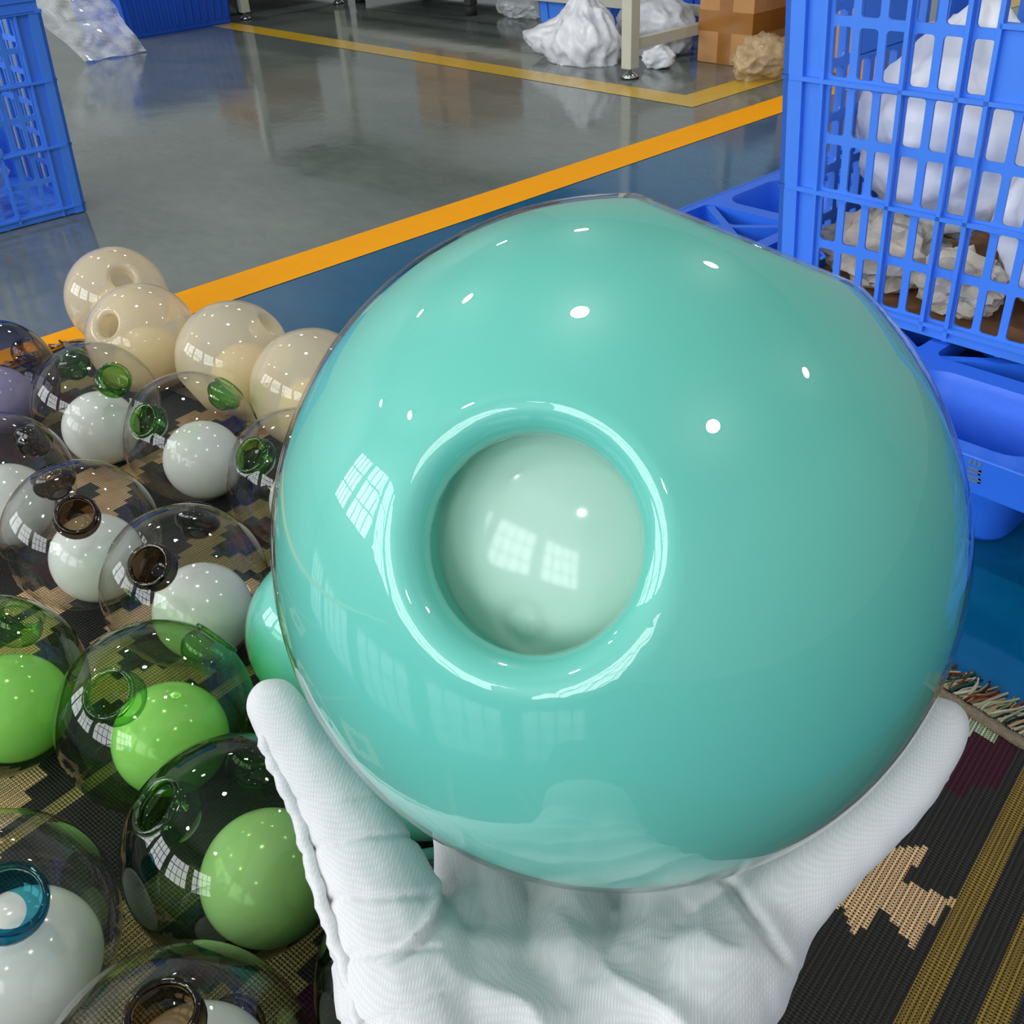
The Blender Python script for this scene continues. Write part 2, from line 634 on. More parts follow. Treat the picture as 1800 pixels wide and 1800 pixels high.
build_fringe()

# ------------------------------------------------------------------ glass globes
M['clear'] = thin_glass('clear_glass', (0.97, 0.97, 0.965, 1), (0.60, 0.62, 0.60, 1), 4.0)
M['leaf'] = thin_glass('leaf_green_glass', (0.74, 0.91, 0.60, 1), (0.10, 0.36, 0.04, 1), 2.2)
M['darkgreen'] = thin_glass('dark_green_glass', (0.66, 0.88, 0.50, 1), (0.0, 0.02, 0.004, 1), 0.95)
M['violet'] = thin_glass('violet_glass', (0.66, 0.64, 0.76, 1), (0.02, 0.015, 0.06, 1), 1.5)
M['neck_green'] = thin_glass('green_neck_glass', (0.40, 0.78, 0.24, 1), (0.04, 0.26, 0.03, 1), 1.6)
M['neck_brown'] = thin_glass('smoke_brown_neck_glass', (0.30, 0.20, 0.11, 1), (0.03, 0.018, 0.01, 1), 1.6)
M['neck_leaf'] = thin_glass('leaf_neck_glass', (0.62, 0.88, 0.48, 1), (0.10, 0.36, 0.04, 1), 2.0)
M['neck_turq'] = thin_glass('turquoise_neck_glass', (0.10, 0.52, 0.66, 1), (0.0, 0.10, 0.20, 1), 1.8)
M['cream'] = thin_glass('milky_cream_glass', (0.97, 0.93, 0.82, 1), (0.86, 0.76, 0.56, 1), 3.0, milk=(0.95, 0.84, 0.62, 1), milk_fac=0.50)


def opal(name, col, rough=0.12):
    m, nt, out = newmat(name)
    p = N(nt, 'ShaderNodeBsdfPrincipled', Roughness=rough)
    tc = N(nt, 'ShaderNodeTexCoord')
    nz = N(nt, 'ShaderNodeTexNoise', Scale=9.0, Detail=3.0)
    L(nt, tc.outputs['Object'], nz.inputs['Vector'])
    mx = N(nt, 'ShaderNodeMix', data_type='RGBA')
    mx.inputs[6].default_value = tuple(c * .95 for c in col[:3]) + (1,)
    mx.inputs[7].default_value = tuple(min(1, c * 1.04) for c in col[:3]) + (1,)
    L(nt, nz.outputs['Fac'], mx.inputs[0])
    L(nt, mx.outputs[2], p.inputs['Base Color'])
    tl = N(nt, 'ShaderNodeBsdfTranslucent')
    L(nt, mx.outputs[2], tl.inputs[0])
    ms = N(nt, 'ShaderNodeMixShader')
    ms.inputs[0].default_value = 0.22
    L(nt, p.outputs[0], ms.inputs[1])
    L(nt, tl.outputs[0], ms.inputs[2])
    L(nt, ms.outputs[0], out.inputs[0])
    return m


M['ball_white'] = opal('white_opal_glass', (0.80, 0.83, 0.78, 1))
M['ball_cream'] = opal('cream_opal_glass', (0.98, 0.80, 0.44, 1))
M['ball_green'] = opal('apple_green_opal_glass', (0.56, 0.88, 0.38, 1))
M['ball_mint'] = opal('pale_green_opal_glass', (0.88, 0.93, 0.86, 1))
M['ball_lilac'] = opal('lilac_opal_glass', (0.72, 0.70, 0.80, 1))
M['ball_seafoam'] = opal('seafoam_opal_glass', (0.62, 0.90, 0.76, 1), 0.10)
M['teal'] = opal('teal_opal_glass', (0.20, 0.73, 0.62, 1), 0.35)
M['casing'] = thin_glass('clear_casing_glass', (0.97, 0.99, 0.98, 1), (0.80, 0.90, 0.87, 1), 4.0)


def basis_to(d):
    d = Vector(d).normalized()
    return d.to_track_quat('Z', 'Y').to_matrix()


def pierced_sphere(R, holes, sub=5, beta=18.0, lip=.006, throat=.022, depth=.02, refine=1, flat=0.0, wob=0.0):
    """blown globe whose wall rolls inwards at each round hole; holes = unit vectors"""
    bm = bmesh.new()
    bmesh.ops.create_icosphere(bm, subdivisions=sub, radius=1.0)
    b1 = math.radians(beta)
    hs = [Vector(h).normalized() for h in holes]
    for _ in range(refine):
        fs = [f for f in bm.faces if any(f.calc_center_median().normalized().angle(h) < b1 * 1.25 for h in hs)]
        es = list({e for f in fs for e in f.edges})
        bmesh.ops.subdivide_edges(bm, edges=es, cuts=1, use_grid_fill=True)
        for v in bm.verts: v.co.normalize()
    # profile from the sphere edge (s = 0) over the rolled lip and down the throat (s = 1)
    prof = []
    r0, h0 = R * math.sin(b1), R * math.cos(b1)
    tx, th = -math.cos(b1), math.sin(b1)          # tangent heading towards the axis
    ang0 = math.atan2(th, tx)                     # direction of travel
    # circular roll turning from the tangent to straight down (and slightly outwards)
    n_arc = 14
    total = (1.5 * math.pi - .0) - ang0 if ang0 > 0 else 0
    x, y, ang = r0, h0, ang0
    target = 1.5 * math.pi
    steps = []
    da = (target - ang0) / n_arc
    rad = max(lip, (r0 - throat) / max(1e-6, (math.cos(ang0 - math.pi / 2) + 1)))
    for i in range(n_arc):
        ang_m = ang + da / 2
        x += math.cos(ang_m) * rad * da
        y += math.sin(ang_m) * rad * da
        ang += da
        steps.append((x, y))
    dx = throat - steps[-1][0]
    prof = [(r0, h0)] + steps
    n_t = 6
    lx, ly = prof[-1]
    for i in range(1, n_t + 1):
        t = i / n_t
        prof.append((lx + .0025 * math.sin(t * math.pi) + .0015 * t, ly - depth * t))
    ln = [0.0]
    for a, b in zip(prof, prof[1:]):
        ln.append(ln[-1] + math.hypot(b[0] - a[0], b[1] - a[1]))
    tot = ln[-1]

    def at(s):
        d = s * tot
        for i in range(len(ln) - 1):
            if d <= ln[i + 1]:
                k = (d - ln[i]) / max(1e-9, ln[i + 1] - ln[i])
                return prof[i][0] + (prof[i + 1][0] - prof[i][0]) * k, prof[i][1] + (prof[i + 1][1] - prof[i][1]) * k
        return prof[-1]
    SMIN = .12
    kill = []
    for v in bm.verts:
        d = v.co.normalized()
        done = False
        for h in hs:
            a = d.angle(h)
            if a < b1:
                s = a / b1
                if s < SMIN:
                    kill.append(v); done = True; break
                q = (1 - s) / (1 - SMIN)
                rr, hh = at(min(1, q))
                side = (d - h * d.dot(h)).normalized()
                v.co = side * rr + h * hh
                done = True
                break
        if not done:
            k = 1.0
            if wob: k += wob * noise.noise(d * 1.7)
            v.co = d * R * k
    if kill:
        bmesh.ops.delete(bm, geom=kill, context='VERTS')
    return bm


def neck_mesh(R, beta, rl, bulge, depth, closed=False):
    """collar and bulbous tube hanging inwards from the hole; hole axis +Z, z = 0 at the globe centre"""
    h = math.sqrt(R * R - rl * rl)
    prof = [(rl + .0035, h - .0012), (rl + .0030, h + .0016), (rl + .0008, h + .0028), (rl - .0016, h + .0016), (rl - .0022, h - .002)]
    n = 12
    for i in range(1, n + 1):
        t = i / n
        r = rl - .0022 + (bulge - rl + .0022) * math.sin(min(1, t * 1.15) * math.pi) ** .8 if t < .87 else rl - .0022 - .006 * ((t - .87) / .13)
        prof.append((max(.006, r), h - .002 - depth * t))
    if closed:
        lr, lh = prof[-2]
        prof = prof[:-1] + [(lr * math.cos(a), lh - lr * .55 * math.sin(a)) for a in (.3, .6, .9, 1.2, 1.4, 1.54)]
    v, f = lathe(prof, 32, closed)
    return v, f


neck_cache = {}


def hole_frame(d):
    return basis_to(d).to_4x4()


def make_globe(name, label, c, holes, ball_dir, glass, ball_mat, neck_mat, R=.0945, ball_ratio=.60, group=None, rl=.021, depth=.036, closed=False):
    root = tag(empty(name, (c[0], c[1], .0062)), label, 'glass globe', group)
    c0 = Vector((0, 0, R))
    bm = pierced_sphere(R, holes, 5, math.degrees(math.asin((rl + .002) / R)) + (1.0 if neck_mat else 5.0), lip=.002 if neck_mat else .005, throat=rl - .001, depth=.004 if neck_mat else .022, refine=1 if neck_mat else 2, wob=.01)
    bmesh.ops.translate(bm, verts=bm.verts[:], vec=c0)
    from_bm('globe_wall', bm, glass, root, True)
    if neck_mat is not None:
        for hdir in holes:
            key = (R, rl, depth, closed)
            if key not in neck_cache:
                v, f = neck_mesh(R, 0, rl, rl + .0055, depth, closed)
                me = bpy.data.meshes.new('neck')
                me.from_pydata(v, [], f)
                bm2 = bmesh.new(); bm2.from_mesh(me); bmesh.ops.recalc_face_normals(bm2, faces=bm2.faces[:]); bm2.to_mesh(me); bm2.free()
                me.polygons.foreach_set('use_smooth', [True] * len(me.polygons))
                neck_cache[key] = me
            o = bpy.data.objects.new('neck', neck_cache[key].copy())
            o.data.materials.clear(); o.data.materials.append(neck_mat)
            COL.objects.link(o)
            o.parent = root
            o.matrix_local = Matrix.Translation(c0) @ hole_frame(hdir)
    if ball_dir is not None:
        rb = R * ball_ratio
        bm = bmesh.new()
        bmesh.ops.create_icosphere(bm, subdivisions=5, radius=rb)
        d = Vector(ball_dir).normalized()
        # small pontil dimple on the crown of the ball
        p = (-d + Vector((.5, -.1, .2))).normalized()
        for v in bm.verts:
            a = v.co.normalized().angle(p)
            if a < .12: v.co *= 1 - .012 * (1 - (a / .12) ** 2)
        bmesh.ops.translate(bm, verts=bm.verts[:], vec=c0 + d * (R - rb - .0005))
        from_bm('inner_ball', bm, ball_mat, root, True)
    return root


GL = [
 ('cream_globe', 'milky cream glass globe beside the orange floor line, its round hole turned up', (0.644, 1.846), [(-0.042, -0.756, 0.654), (0.443, -0.502, -0.743)], (-0.253, -0.522, -0.815), 'cream', 'ball_cream', None, 'cream glass globes'),
 ('cream_globe', 'milky cream glass globe leaning on the farthest cream globe, hole on its side', (0.591, 1.628), [(-0.75, -0.338, 0.65), (0.994, -0.07, 0.078)], (-0.197, -0.561, -0.804), 'cream', 'ball_cream', None, 'cream glass globes'),
 ('cream_globe', 'milky cream glass globe third along the cream row, behind the clear green-necked globe', (0.658, 1.432), [(0.6, -0.5, 0.62), (-0.893, 0.13, -0.431)], (0.033, -0.688, -0.725), 'cream', 'ball_cream', None, 'cream glass globes'),
 ('cream_globe', 'last milky cream glass globe of the row, nearest the blue pallet', (0.683, 1.238), [(0.991, -0.072, 0.114), (0.114, -0.408, -0.906)], (-0.333, -0.46, -0.823), 'cream', 'ball_cream', None, 'cream glass globes'),
 ('green_necked_globe', 'clear glass globe with green necks and white ball, next to the violet globe', (0.43, 1.453), [(0.185, -0.724, 0.665), (0.06, 0.855, 0.515)], (-0.211, -0.227, -0.951), 'clear', 'ball_white', 'neck_green', 'clear globes with green necks'),
 ('green_necked_globe', 'clear glass globe with green necks and white ball, middle one of the three', (0.481, 1.247), [(-0.709, -0.212, 0.672), (0.878, 0.176, 0.445)], (0.116, -0.332, -0.936), 'clear', 'ball_white', 'neck_green', 'clear globes with green necks'),
 ('green_necked_globe', 'clear glass globe with green necks nearest to the teal vases on the rug', (0.527, 1.036), [(-0.677, -0.085, 0.731), (0.949, 0.291, 0.117)], (0.162, -0.367, -0.916), 'clear', 'ball_white', 'neck_green', 'clear globes with green necks'),
 ('brown_necked_globe', 'clear glass globe with smoky brown neck, in front of the violet globe', (0.242, 1.335), [(0.816, 0.533, 0.222), (-0.378, -0.474, 0.795)], (-0.038, -0.029, -0.999), 'clear', 'ball_white', 'neck_brown', 'clear globes with brown necks'),
 ('brown_necked_globe', 'clear glass globe with brown neck opening upward right above its white ball', (0.267, 1.125), [(-0.15, -0.669, 0.728), (0.053, 0.794, 0.606)], (0.164, -0.093, -0.982), 'clear', 'ball_white', 'neck_brown', 'clear globes with brown necks'),
 ('brown_necked_globe', 'clear glass globe with brown neck on its side, touching the leaf green globe', (0.31, 0.936), [(-0.481, -0.386, 0.787), (0.616, 0.554, 0.56)], (0.14, -0.388, -0.911), 'clear', 'ball_white', 'neck_brown', 'clear globes with brown necks'),
 ('leaf_green_globe', 'leaf green glass globe with an apple green ball and open ring neck', (0.19, 0.766), [(-0.439, -0.299, 0.847), (0.872, 0.097, 0.48)], (0.131, 0.035, -0.991), 'leaf', 'ball_green', 'neck_leaf', 'green glass globes'),
 ('leaf_green_globe', 'leaf green glass globe with apple green ball, next to the brown-necked clear globes', (0.087, 0.931), [(0.675, 0.705, 0.215), (-0.256, -0.397, 0.881)], (0.267, -0.112, -0.957), 'leaf', 'ball_green', 'neck_leaf', 'green glass globes'),
 ('dark_green_globe', 'dark green glass globe with a pale green ball, between turquoise-necked and teal pieces', (0.168, 0.574), [(-0.5, 0.169, 0.849), (0.692, 0.685, 0.229)], (0.222, -0.755, -0.617), 'darkgreen', 'ball_mint', 'neck_leaf', 'green glass globes'),
 ('turquoise_necked_globe', 'clear glass globe with a turquoise neck standing over a white ball', (-0.012, 0.640), [(0.211, -0.532, 0.82), (-0.1, 0.993, -0.057)], (0.273, -0.388, -0.881), 'clear', 'ball_white', 'neck_turq', None),
 ('smoky_globe', 'clear glass globe with a smoky hole on top, before the dark green globe', (0.036, 0.427), [(0.118, -0.061, 0.991), (0.643, 0.482, -0.595)], (0.335, 0.301, -0.893), 'clear', 'ball_white', 'neck_brown', None),
 ('bottle_green_globe', 'dark green glass globe on the rug right below the gloved wrist', (0.216, 0.358), [(-0.427, -0.042, 0.903), (0.602, 0.722, -0.341)], (0.6, .35, -0.7), 'darkgreen', 'ball_mint', 'neck_leaf', 'green glass globes'),
 ('violet_globe', 'dark violet glass globe with a lilac ball at the edge of the rug', (0.355, 1.668), [(0.858, 0.5, 0.117), (-0.492, -0.422, 0.762)], (-0.361, -0.437, -0.824), 'violet', 'ball_lilac', 'violet', None),
]
for (nm, lb, c, holes, bd, g, b, nk, grp) in GL:
    big = nk == 'neck_turq'
    make_globe(nm, lb, c, holes, bd, M[g], M[b], M[nk] if nk else None, group=grp, rl=.0235 if big else .021,
               depth=.026 if nk in ('neck_green', 'neck_brown') else .034, closed=nk in ('neck_green', 'neck_brown', None))


def make_teal(name, label, centre, axes, R, holes, inner, sub=6, base=None):
    """opal teal globe cased in clear glass, two rolled holes, pale ball inside"""
    root = tag(empty(name, base), label, 'glass vase', 'teal opal glass vases')
    off = Vector(centre) - Vector(base)
    hs = [Vector(h) for h in holes]
    bm = pierced_sphere(R * .986, hs, sub, 19.5, lip=.0065, throat=.0250, depth=.020, refine=1, wob=.004)
    bmesh.ops.translate(bm, verts=bm.verts[:], vec=off)
    from_bm('opal_body', bm, M['teal'], root, True)
    bm = pierced_sphere(R, hs, sub, 19.5, lip=.0062, throat=.0238, depth=.012, refine=1, wob=.004)
    bmesh.ops.translate(bm, verts=bm.verts[:], vec=off)
    from_bm('clear_casing', bm, M['casing'], root, True)
    if inner is not None:
        rb = R * .60
        d = Vector(inner)
        bm = bmesh.new()
        bmesh.ops.create_icosphere(bm, subdivisions=6, radius=rb)
        p = PONTIL
        for v in bm.verts:
            a = v.co.normalized().angle(p)
            k = math.exp(-((a - .085) / .020) ** 2)
            v.co *= 1 - .020 * k - .012 * math.exp(-(a / .12) ** 2)
        bmesh.ops.translate(bm, verts=bm.verts[:], vec=off + d * R)
        from_bm('inner_ball', bm, M['ball_seafoam'], root, True)
    return root


# held vase: centre 0.30 m in front of the lens, resting in the glove
CM3 = CM.to_3x3()
S_CAM = Vector((.0296, -.0084, -.3011))
S = CM @ S_CAM
HR = .100
h_side = CM3 @ Vector((.355, .873, .33))
view = S_CAM.normalized()
tgt = Vector(((922 - 900) / 1750, -(957 - 900) / 1750, -1.0)).normalized()
bq = tgt.dot(S_CAM)
tt = bq - math.sqrt(max(0, bq * bq - (S_CAM.length_squared - (HR * .945) ** 2)))
h_front_cam = (tgt * tt - S_CAM).normalized()
h_front = CM3 @ h_front_cam
PONTIL = CM3 @ Vector((-.345, -.36, .875)).normalized()
make_teal('held_teal_vase', 'large teal opal glass vase held up in the gloved hand, pale ball inside its hole', S, None, HR,
          [h_front, h_side], CM3 @ (h_front_cam * .20 + Vector((-.010, .030, 0))), 6, S - Vector((0, 0, HR)))
PONTIL = Vector((0, 0, 1))
for (lb, c, holes) in (
        ('teal opal glass vase standing on the rug next to the brown-necked clear globe', (0.385, 0.745), [(-0.30, -0.62, 0.72), (0.62, 0.78, 0.088)]),
        ('teal opal glass vase standing on the rug next to the dark green globe', (0.357, 0.556), [(-0.306, -0.26, 0.916), (0.852, 0.485, -0.199)])):
    make_teal('teal_vase', lb, (c[0], c[1], .0062 + .094), None, .094, holes, (0, 0, -.3), 5, (c[0], c[1], .0062))

# ------------------------------------------------------------------ gloved hand
def knit_mat():
    m, nt, out = newmat('white_cotton_knit')
    tc = N(nt, 'ShaderNodeTexCoord')
    p = N(nt, 'ShaderNodeBsdfPrincipled', Roughness=0.95)
    p.inputs['Specular IOR Level'].default_value = 0.1
    p.inputs['Sheen Weight'].default_value = 0.15
    mp = N(nt, 'ShaderNodeMapping')
    mp.inputs['Rotation'].default_value = (0, 0, .9)
    L(nt, tc.outputs['Object'], mp.inputs['Vector'])
    w1 = N(nt, 'ShaderNodeTexWave', Scale=360.0, Distortion=1.2, Detail=1.0)
    w1.bands_direction = 'X'
    w2 = N(nt, 'ShaderNodeTexWave', Scale=300.0, Distortion=1.2, Detail=1.0)
    w2.bands_direction = 'Z'
    L(nt, mp.outputs[0], w1.inputs['Vector']); L(nt, mp.outputs[0], w2.inputs['Vector'])
    mu = N(nt, 'ShaderNodeMath', operation='MULTIPLY')
    L(nt, w1.outputs['Fac'], mu.inputs[0]); L(nt, w2.outputs['Fac'], mu.inputs[1])
    nz = N(nt, 'ShaderNodeTexNoise', Scale=70.0, Detail=4.0)
    L(nt, tc.outputs['Object'], nz.inputs['Vector'])
    ad = N(nt, 'ShaderNodeMath', operation='MULTIPLY_ADD')
    ad.inputs[1].default_value = 0.6
    L(nt, nz.outputs['Fac'], ad.inputs[0]); L(nt, mu.outputs[0], ad.inputs[2])
    b = N(nt, 'ShaderNodeBump', Strength=0.16, Distance=0.0006)
    L(nt, ad.outputs[0], b.inputs['Height'])
    L(nt, b.outputs['Normal'], p.inputs['Normal'])
    cr = N(nt, 'ShaderNodeMix', data_type='RGBA')
    cr.inputs[6].default_value = (0.70, 0.69, 0.695, 1)
    cr.inputs[7].default_value = (0.80, 0.785, 0.79, 1)
    L(nt, mu.outputs[0], cr.inputs[0])
    L(nt, cr.outputs[2], p.inputs['Base Color'])
    L(nt, p.outputs[0], out.inputs[0])
    return m


M['knit'] = knit_mat()
M['sleeve'] = plain('grey_sleeve_cloth', srgb(70, 76, 88), .9, noise_amt=.1, noise_scale=60, bump=.3, bump_scale=200)


def pc(px, py, d):
    """point of the hand in lens-centred metres"""
    return Vector(((px - 900) / 1750 * d, -(py - 900) / 1750 * d, -d))


dn = Vector((.0503, -.8226, -.5664))
aw = Vector((-.035, .565, -.824))
rt = Vector((1, -.02, 0))


def sph(phi, lam, dist):
    a, b = math.radians(phi), math.radians(lam)
    d = (dn * math.cos(a) + aw * math.sin(a)) * math.cos(b) + rt * math.sin(b)
    return S_CAM + d.normalized() * dist


wrist = Vector((.014, -.190, -.262))
thumb = [(pc(482, 1240, .306), .0086), (pc(530, 1318, .306), .0102), (pc(602, 1428, .304), .0134), (pc(655, 1540, .299), .0165),
         (pc(693, 1650, .294), .0195), (pc(735, 1770, .286), .0230), (wrist + Vector((-.018, .004, 0)), .024)]
pinky = [(pc(1652, 1275, .307), .0088), (pc(1618, 1340, .309), .0094), (pc(1560, 1415, .311), .0098), (pc(1455, 1510, .311), .0112),
         (pc(1362, 1600, .308), .0135), (pc(1285, 1705, .298), .019), (pc(1215, 1810, .286), .022), (wrist + Vector((.018, .004, 0)), .023)]
index = [(sph(88, -22, .1085), .0078), (sph(66, -25, .109), .0085), (sph(38, -27, .1095), .0094), (sph(10, -27, .1125), .0125),
         (pc(855, 1650, .312), .0165), (pc(850, 1790, .288), .021), (wrist + Vector((-.012, 0, 0)), .024)]
middle = [(sph(96, -2, .1085), .008), (sph(70, -4, .109), .0088), (sph(40, -6, .1095), .0098), (sph(10, -6, .1125), .0130),
          (pc(1000, 1640, .315), .0165), (pc(985, 1800, .290), .021), (wrist, .025)]
ring = [(sph(90, 16, .1085), .0078), (sph(66, 15, .109), .0086), (sph(38, 14, .1095), .0095), (sph(10, 14, .1125), .0125),
        (pc(1160, 1640, .314), .0165), (pc(1120, 1800, .290), .021), (wrist + Vector((.010, 0, 0)), .024)]


def resample(chain, step=.004):
    out = []
    n = len(chain)
    P = [c[0] for c in chain]; Rr = [c[1] for c in chain]
    for i in range(n - 1):
        p0 = P[max(0, i - 1)]; p1 = P[i]; p2 = P[i + 1]; p3 = P[min(n - 1, i + 2)]
        k = max(2, int((p2 - p1).length / step))
        for j in range(k):
            t = j / k
            q = .5 * ((2 * p1) + (p2 - p0) * t + (2 * p0 - 5 * p1 + 4 * p2 - p3) * t * t + (3 * p1 - p0 - 3 * p2 + p3) * t ** 3)
            out.append((q, Rr[i] + (Rr[i + 1] - Rr[i]) * t))
    out.append((P[-1], Rr[-1]))
    return out


def add_limb(bm, chain, seg=18):
    c = resample(chain)
    # rounded tip
    d0 = (c[0][0] - c[2][0]).normalized()
    r0 = c[0][1]
    tip = [(c[0][0] + d0 * r0 * math.sin(a), max(.0004, r0 * math.cos(a))) for a in (1.5, 1.2, .85, .45)]
    d1 = (c[-1][0] - c[-3][0]).normalized()
    r1 = c[-1][1]
    end = [(c[-1][0] + d1 * r1 * math.sin(a), max(.0004, r1 * math.cos(a))) for a in (.45, .85, 1.2, 1.5)]
    full = tip + c + end
    tube(bm, [q[0] for q in full], [q[1] for q in full], seg)


def build_hand():
    bm = bmesh.new()
    for ch in (thumb, pinky, index, middle, ring):
        add_limb(bm, ch)
    # heel of the palm, web between thumb and index, wrist
    add_limb(bm, [(pc(800, 1690, .300), .012), (pc(1000, 1720, .304), .015), (pc(1230, 1690, .303), .014)])
    add_limb(bm, [(pc(1160, 1600, .318), .0145), (pc(1270, 1600, .316), .0140), (pc(1362, 1605, .309), .0125)])
    add_limb(bm, [(pc(850, 1570, .326), .0120), (pc(1000, 1590, .330), .0145), (pc(1180, 1570, .328), .0140), (pc(1290, 1540, .322), .0115)])
    add_limb(bm, [(pc(760, 1650, .299), .009), (pc(830, 1610, .312), .011)])
    add_limb(bm, [(pc(780, 1800, .284), .020), (pc(1000, 1830, .284), .020), (pc(1220, 1800, .286), .018)])
    add_limb(bm, [(wrist + Vector((-.016, .01, -.004)), .023), (wrist + Vector((-.022, -.045, .03)), .024)])
    add_limb(bm, [(wrist + Vector((.016, .01, -.004)), .023), (wrist + Vector((.008, -.045, .03)), .024)])
    me = bpy.data.meshes.new('glove_raw')
    bm.to_mesh(me); bm.free()
    tmp = bpy.data.objects.new('glove_raw', me)
    COL.objects.link(tmp)
    rm = tmp.modifiers.new('r', 'REMESH'); rm.mode = 'VOXEL'; rm.voxel_size = .0013
    sm = tmp.modifiers.new('s', 'SMOOTH'); sm.iterations = 9; sm.factor = .5
    me2 = eval_mesh(tmp)
    bpy.data.objects.remove(tmp, do_unlink=True)
    me2.name = 'gloved_hand'
    me2.materials.clear()
    # folds of loose cloth
    vn = [v.normal.copy() for v in me2.vertices]
    for v, n in zip(me2.vertices, vn):
        p = v.co
        d = -p.z
        px = 900 + 1750 * p.x / d; py = 900 - 1750 * p.y / d
        h = 0.0
        # long folds of the palm running towards the wrist
        wx = noise.noise(p * 28) * 55 + noise.noise(p * 70) * 16
        m1 = max(0, min(1, (py - 1560) / 120)) * max(0, min(1, (px - 760) / 120)) * max(0, min(1, (1420 - px) / 60))
        q = (px * -.62 + py * .78 + wx * 1.4) / 80.0
        h += m1 * .0019 * (1 - abs(math.sin(q * math.pi * .5)) * 1.6)
        # fold across pinky base
        l1 = abs((px - 1290) * .82 - (py - 1560) * .57)
        if 1530 < py < 1720: h -= .0024 * math.exp(-(l1 / 11.0) ** 2) * min(1, (py - 1530) / 20) * min(1, (1720 - py) / 50)
        # thumb creases
        m2 = max(0, min(1, (800 - px) / 40)) * max(0, min(1, (py - 1380) / 60))
        q2 = (px * .35 + py * .94 + wx) / 95.0
        h -= m2 * .0012 * max(0, 1 - abs(math.sin(q2 * math.pi)) * 3.2)
        # rim of the thumb base against the palm
        t = (py - 1540) / 160.0
        if 0 < t < 1:
            cx = 768 - 118 * t ** 2.6
            dd = (px - cx)
            h += (.0024 * math.exp(-((dd - 2) / 9.0) ** 2) - .0028 * math.exp(-((dd - 24) / 13.0) ** 2)) * math.sin(t * math.pi) ** .7
        h += .0004 * noise.noise(p * 130)
        q = p + n * h
        e = q - S_CAM
        if e.length < HR + .0008: q = S_CAM + e.normalized() * (HR + .0008)
        v.co = q
    me2.transform(CM)
    o = link('gloved_hand', me2, M['knit'], None, True)
    tag(o, 'left hand in a white cotton knit glove cradling the large teal vase', 'hand')
    return o


hand = build_hand()


def seam(pts, r, depth_seed):
    """puckered side seam of the glove"""
    ch = resample([(p, r) for p in pts], .0016)
    out = []
    rr = []
    for i, (p, q) in enumerate(ch):
        out.append(CM @ (p + Vector((noise.noise((i * .35, depth_seed, 0)) * .0012, noise.noise((i * .35, depth_seed, 5)) * .0012, noise.noise((i * .2, depth_seed, 9)) * .0008))))
        rr.append(r * (1 + .35 * noise.noise((i * .5, depth_seed, 2))))
    bm = bmesh.new()
    tube(bm, out, rr, 8)
    o = from_bm('seam', bm, M['knit'], hand, True)
    return o


seam([pc(446, 1222, .303), pc(472, 1318, .300), pc(527, 1445, .296), pc(553, 1545, .290), pc(588, 1650, .283), pc(612, 1715, .278), pc(632, 1800, .270)], .0021, 1.0)
seam([pc(1697, 1280, .308), pc(1676, 1335, .310), pc(1612, 1432, .312), pc(1512, 1536, .312), pc(1425, 1632, .309), pc(1385, 1690, .303)], .0013, 3.0)
bm = bmesh.new()
w2 = wrist + Vector((-.007, -.048, .032)); w3 = wrist + Vector((-.02, -.10, .07)); w4 = wrist + Vector((-.07, -.27, .20))
tube(bm, [CM @ w2, CM @ (w2 * .5 + w3 * .5), CM @ w3], [.041, .043, .045], 28)
from_bm('cuff', bm, M['knit'], hand, True)
bm = bmesh.new()
tube(bm, [CM @ (w3 * .8 + w2 * .2), CM @ (w3 * .5 + w4 * .5), CM @ w4], [.048, .055, .062], 28)
from_bm('sleeve', bm, M['sleeve'], hand, True)['label'] = 'grey work sleeve'

# ------------------------------------------------------------------ blue plastic crates
def blue_mat(name, col, rough=.38):
    m = plain(name, col, rough, .5, noise_amt=.10, noise_scale=5, bump=.04, bump_scale=90)
    return m


M['blue'] = blue_mat('blue_crate_plastic', srgb(72, 136, 242))
M['blue_pallet'] = blue_mat('blue_pallet_plastic', srgb(40, 108, 230), .42)
M['blue_far'] = blue_mat('dusty_blue_plastic', srgb(20, 82, 196), .5)


def ring_cell(verts, faces, f3, s0, s1, z0, z1, hole, r, t, seg=3):
    """rectangular cell with a rounded opening, thickness t; f3 maps (s, z, d) to 3D"""
    h0, h1, k0, k1 = hole
    pts = []
    for (cx, cz, a0) in ((h0 + r, k0 + r, math.pi), (h1 - r, k0 + r, 1.5 * math.pi), (h1 - r, k1 - r, 0), (h0 + r, k1 - r, .5 * math.pi)):
        for i in range(seg + 1):
            a = a0 + .5 * math.pi * i / seg
            pts.append((cx + r * math.cos(a), cz + r * math.sin(a)))
    cor = [(s0, z0), (s1, z0), (s1, z1), (s0, z1)]
    n = len(pts); m = seg + 1
    base = len(verts)
    for d in (0.0, -t):
        verts.extend(f3(s, z, d) for s, z in cor)
        verts.extend(f3(s, z, d) for s, z in pts)
    for side in (0, 1):
        b = base + side * (4 + n)
        for c in range(4):
            for i in range(seg):
                q = [b + c, b + 4 + c * m + i + 1, b + 4 + c * m + i]
                faces.append(q if side == 0 else q[::-1])
            c2 = (c + 1) % 4
            q = [b + c, b + c2, b + 4 + c2 * m, b + 4 + c * m + seg]
            faces.append(q if side == 0 else q[::-1])
    b0 = base + 4; b1 = base + 8 + n
    for i in range(n):
        j = (i + 1) % n
        faces.append([b0 + i, b0 + j, b1 + j, b1 + i])


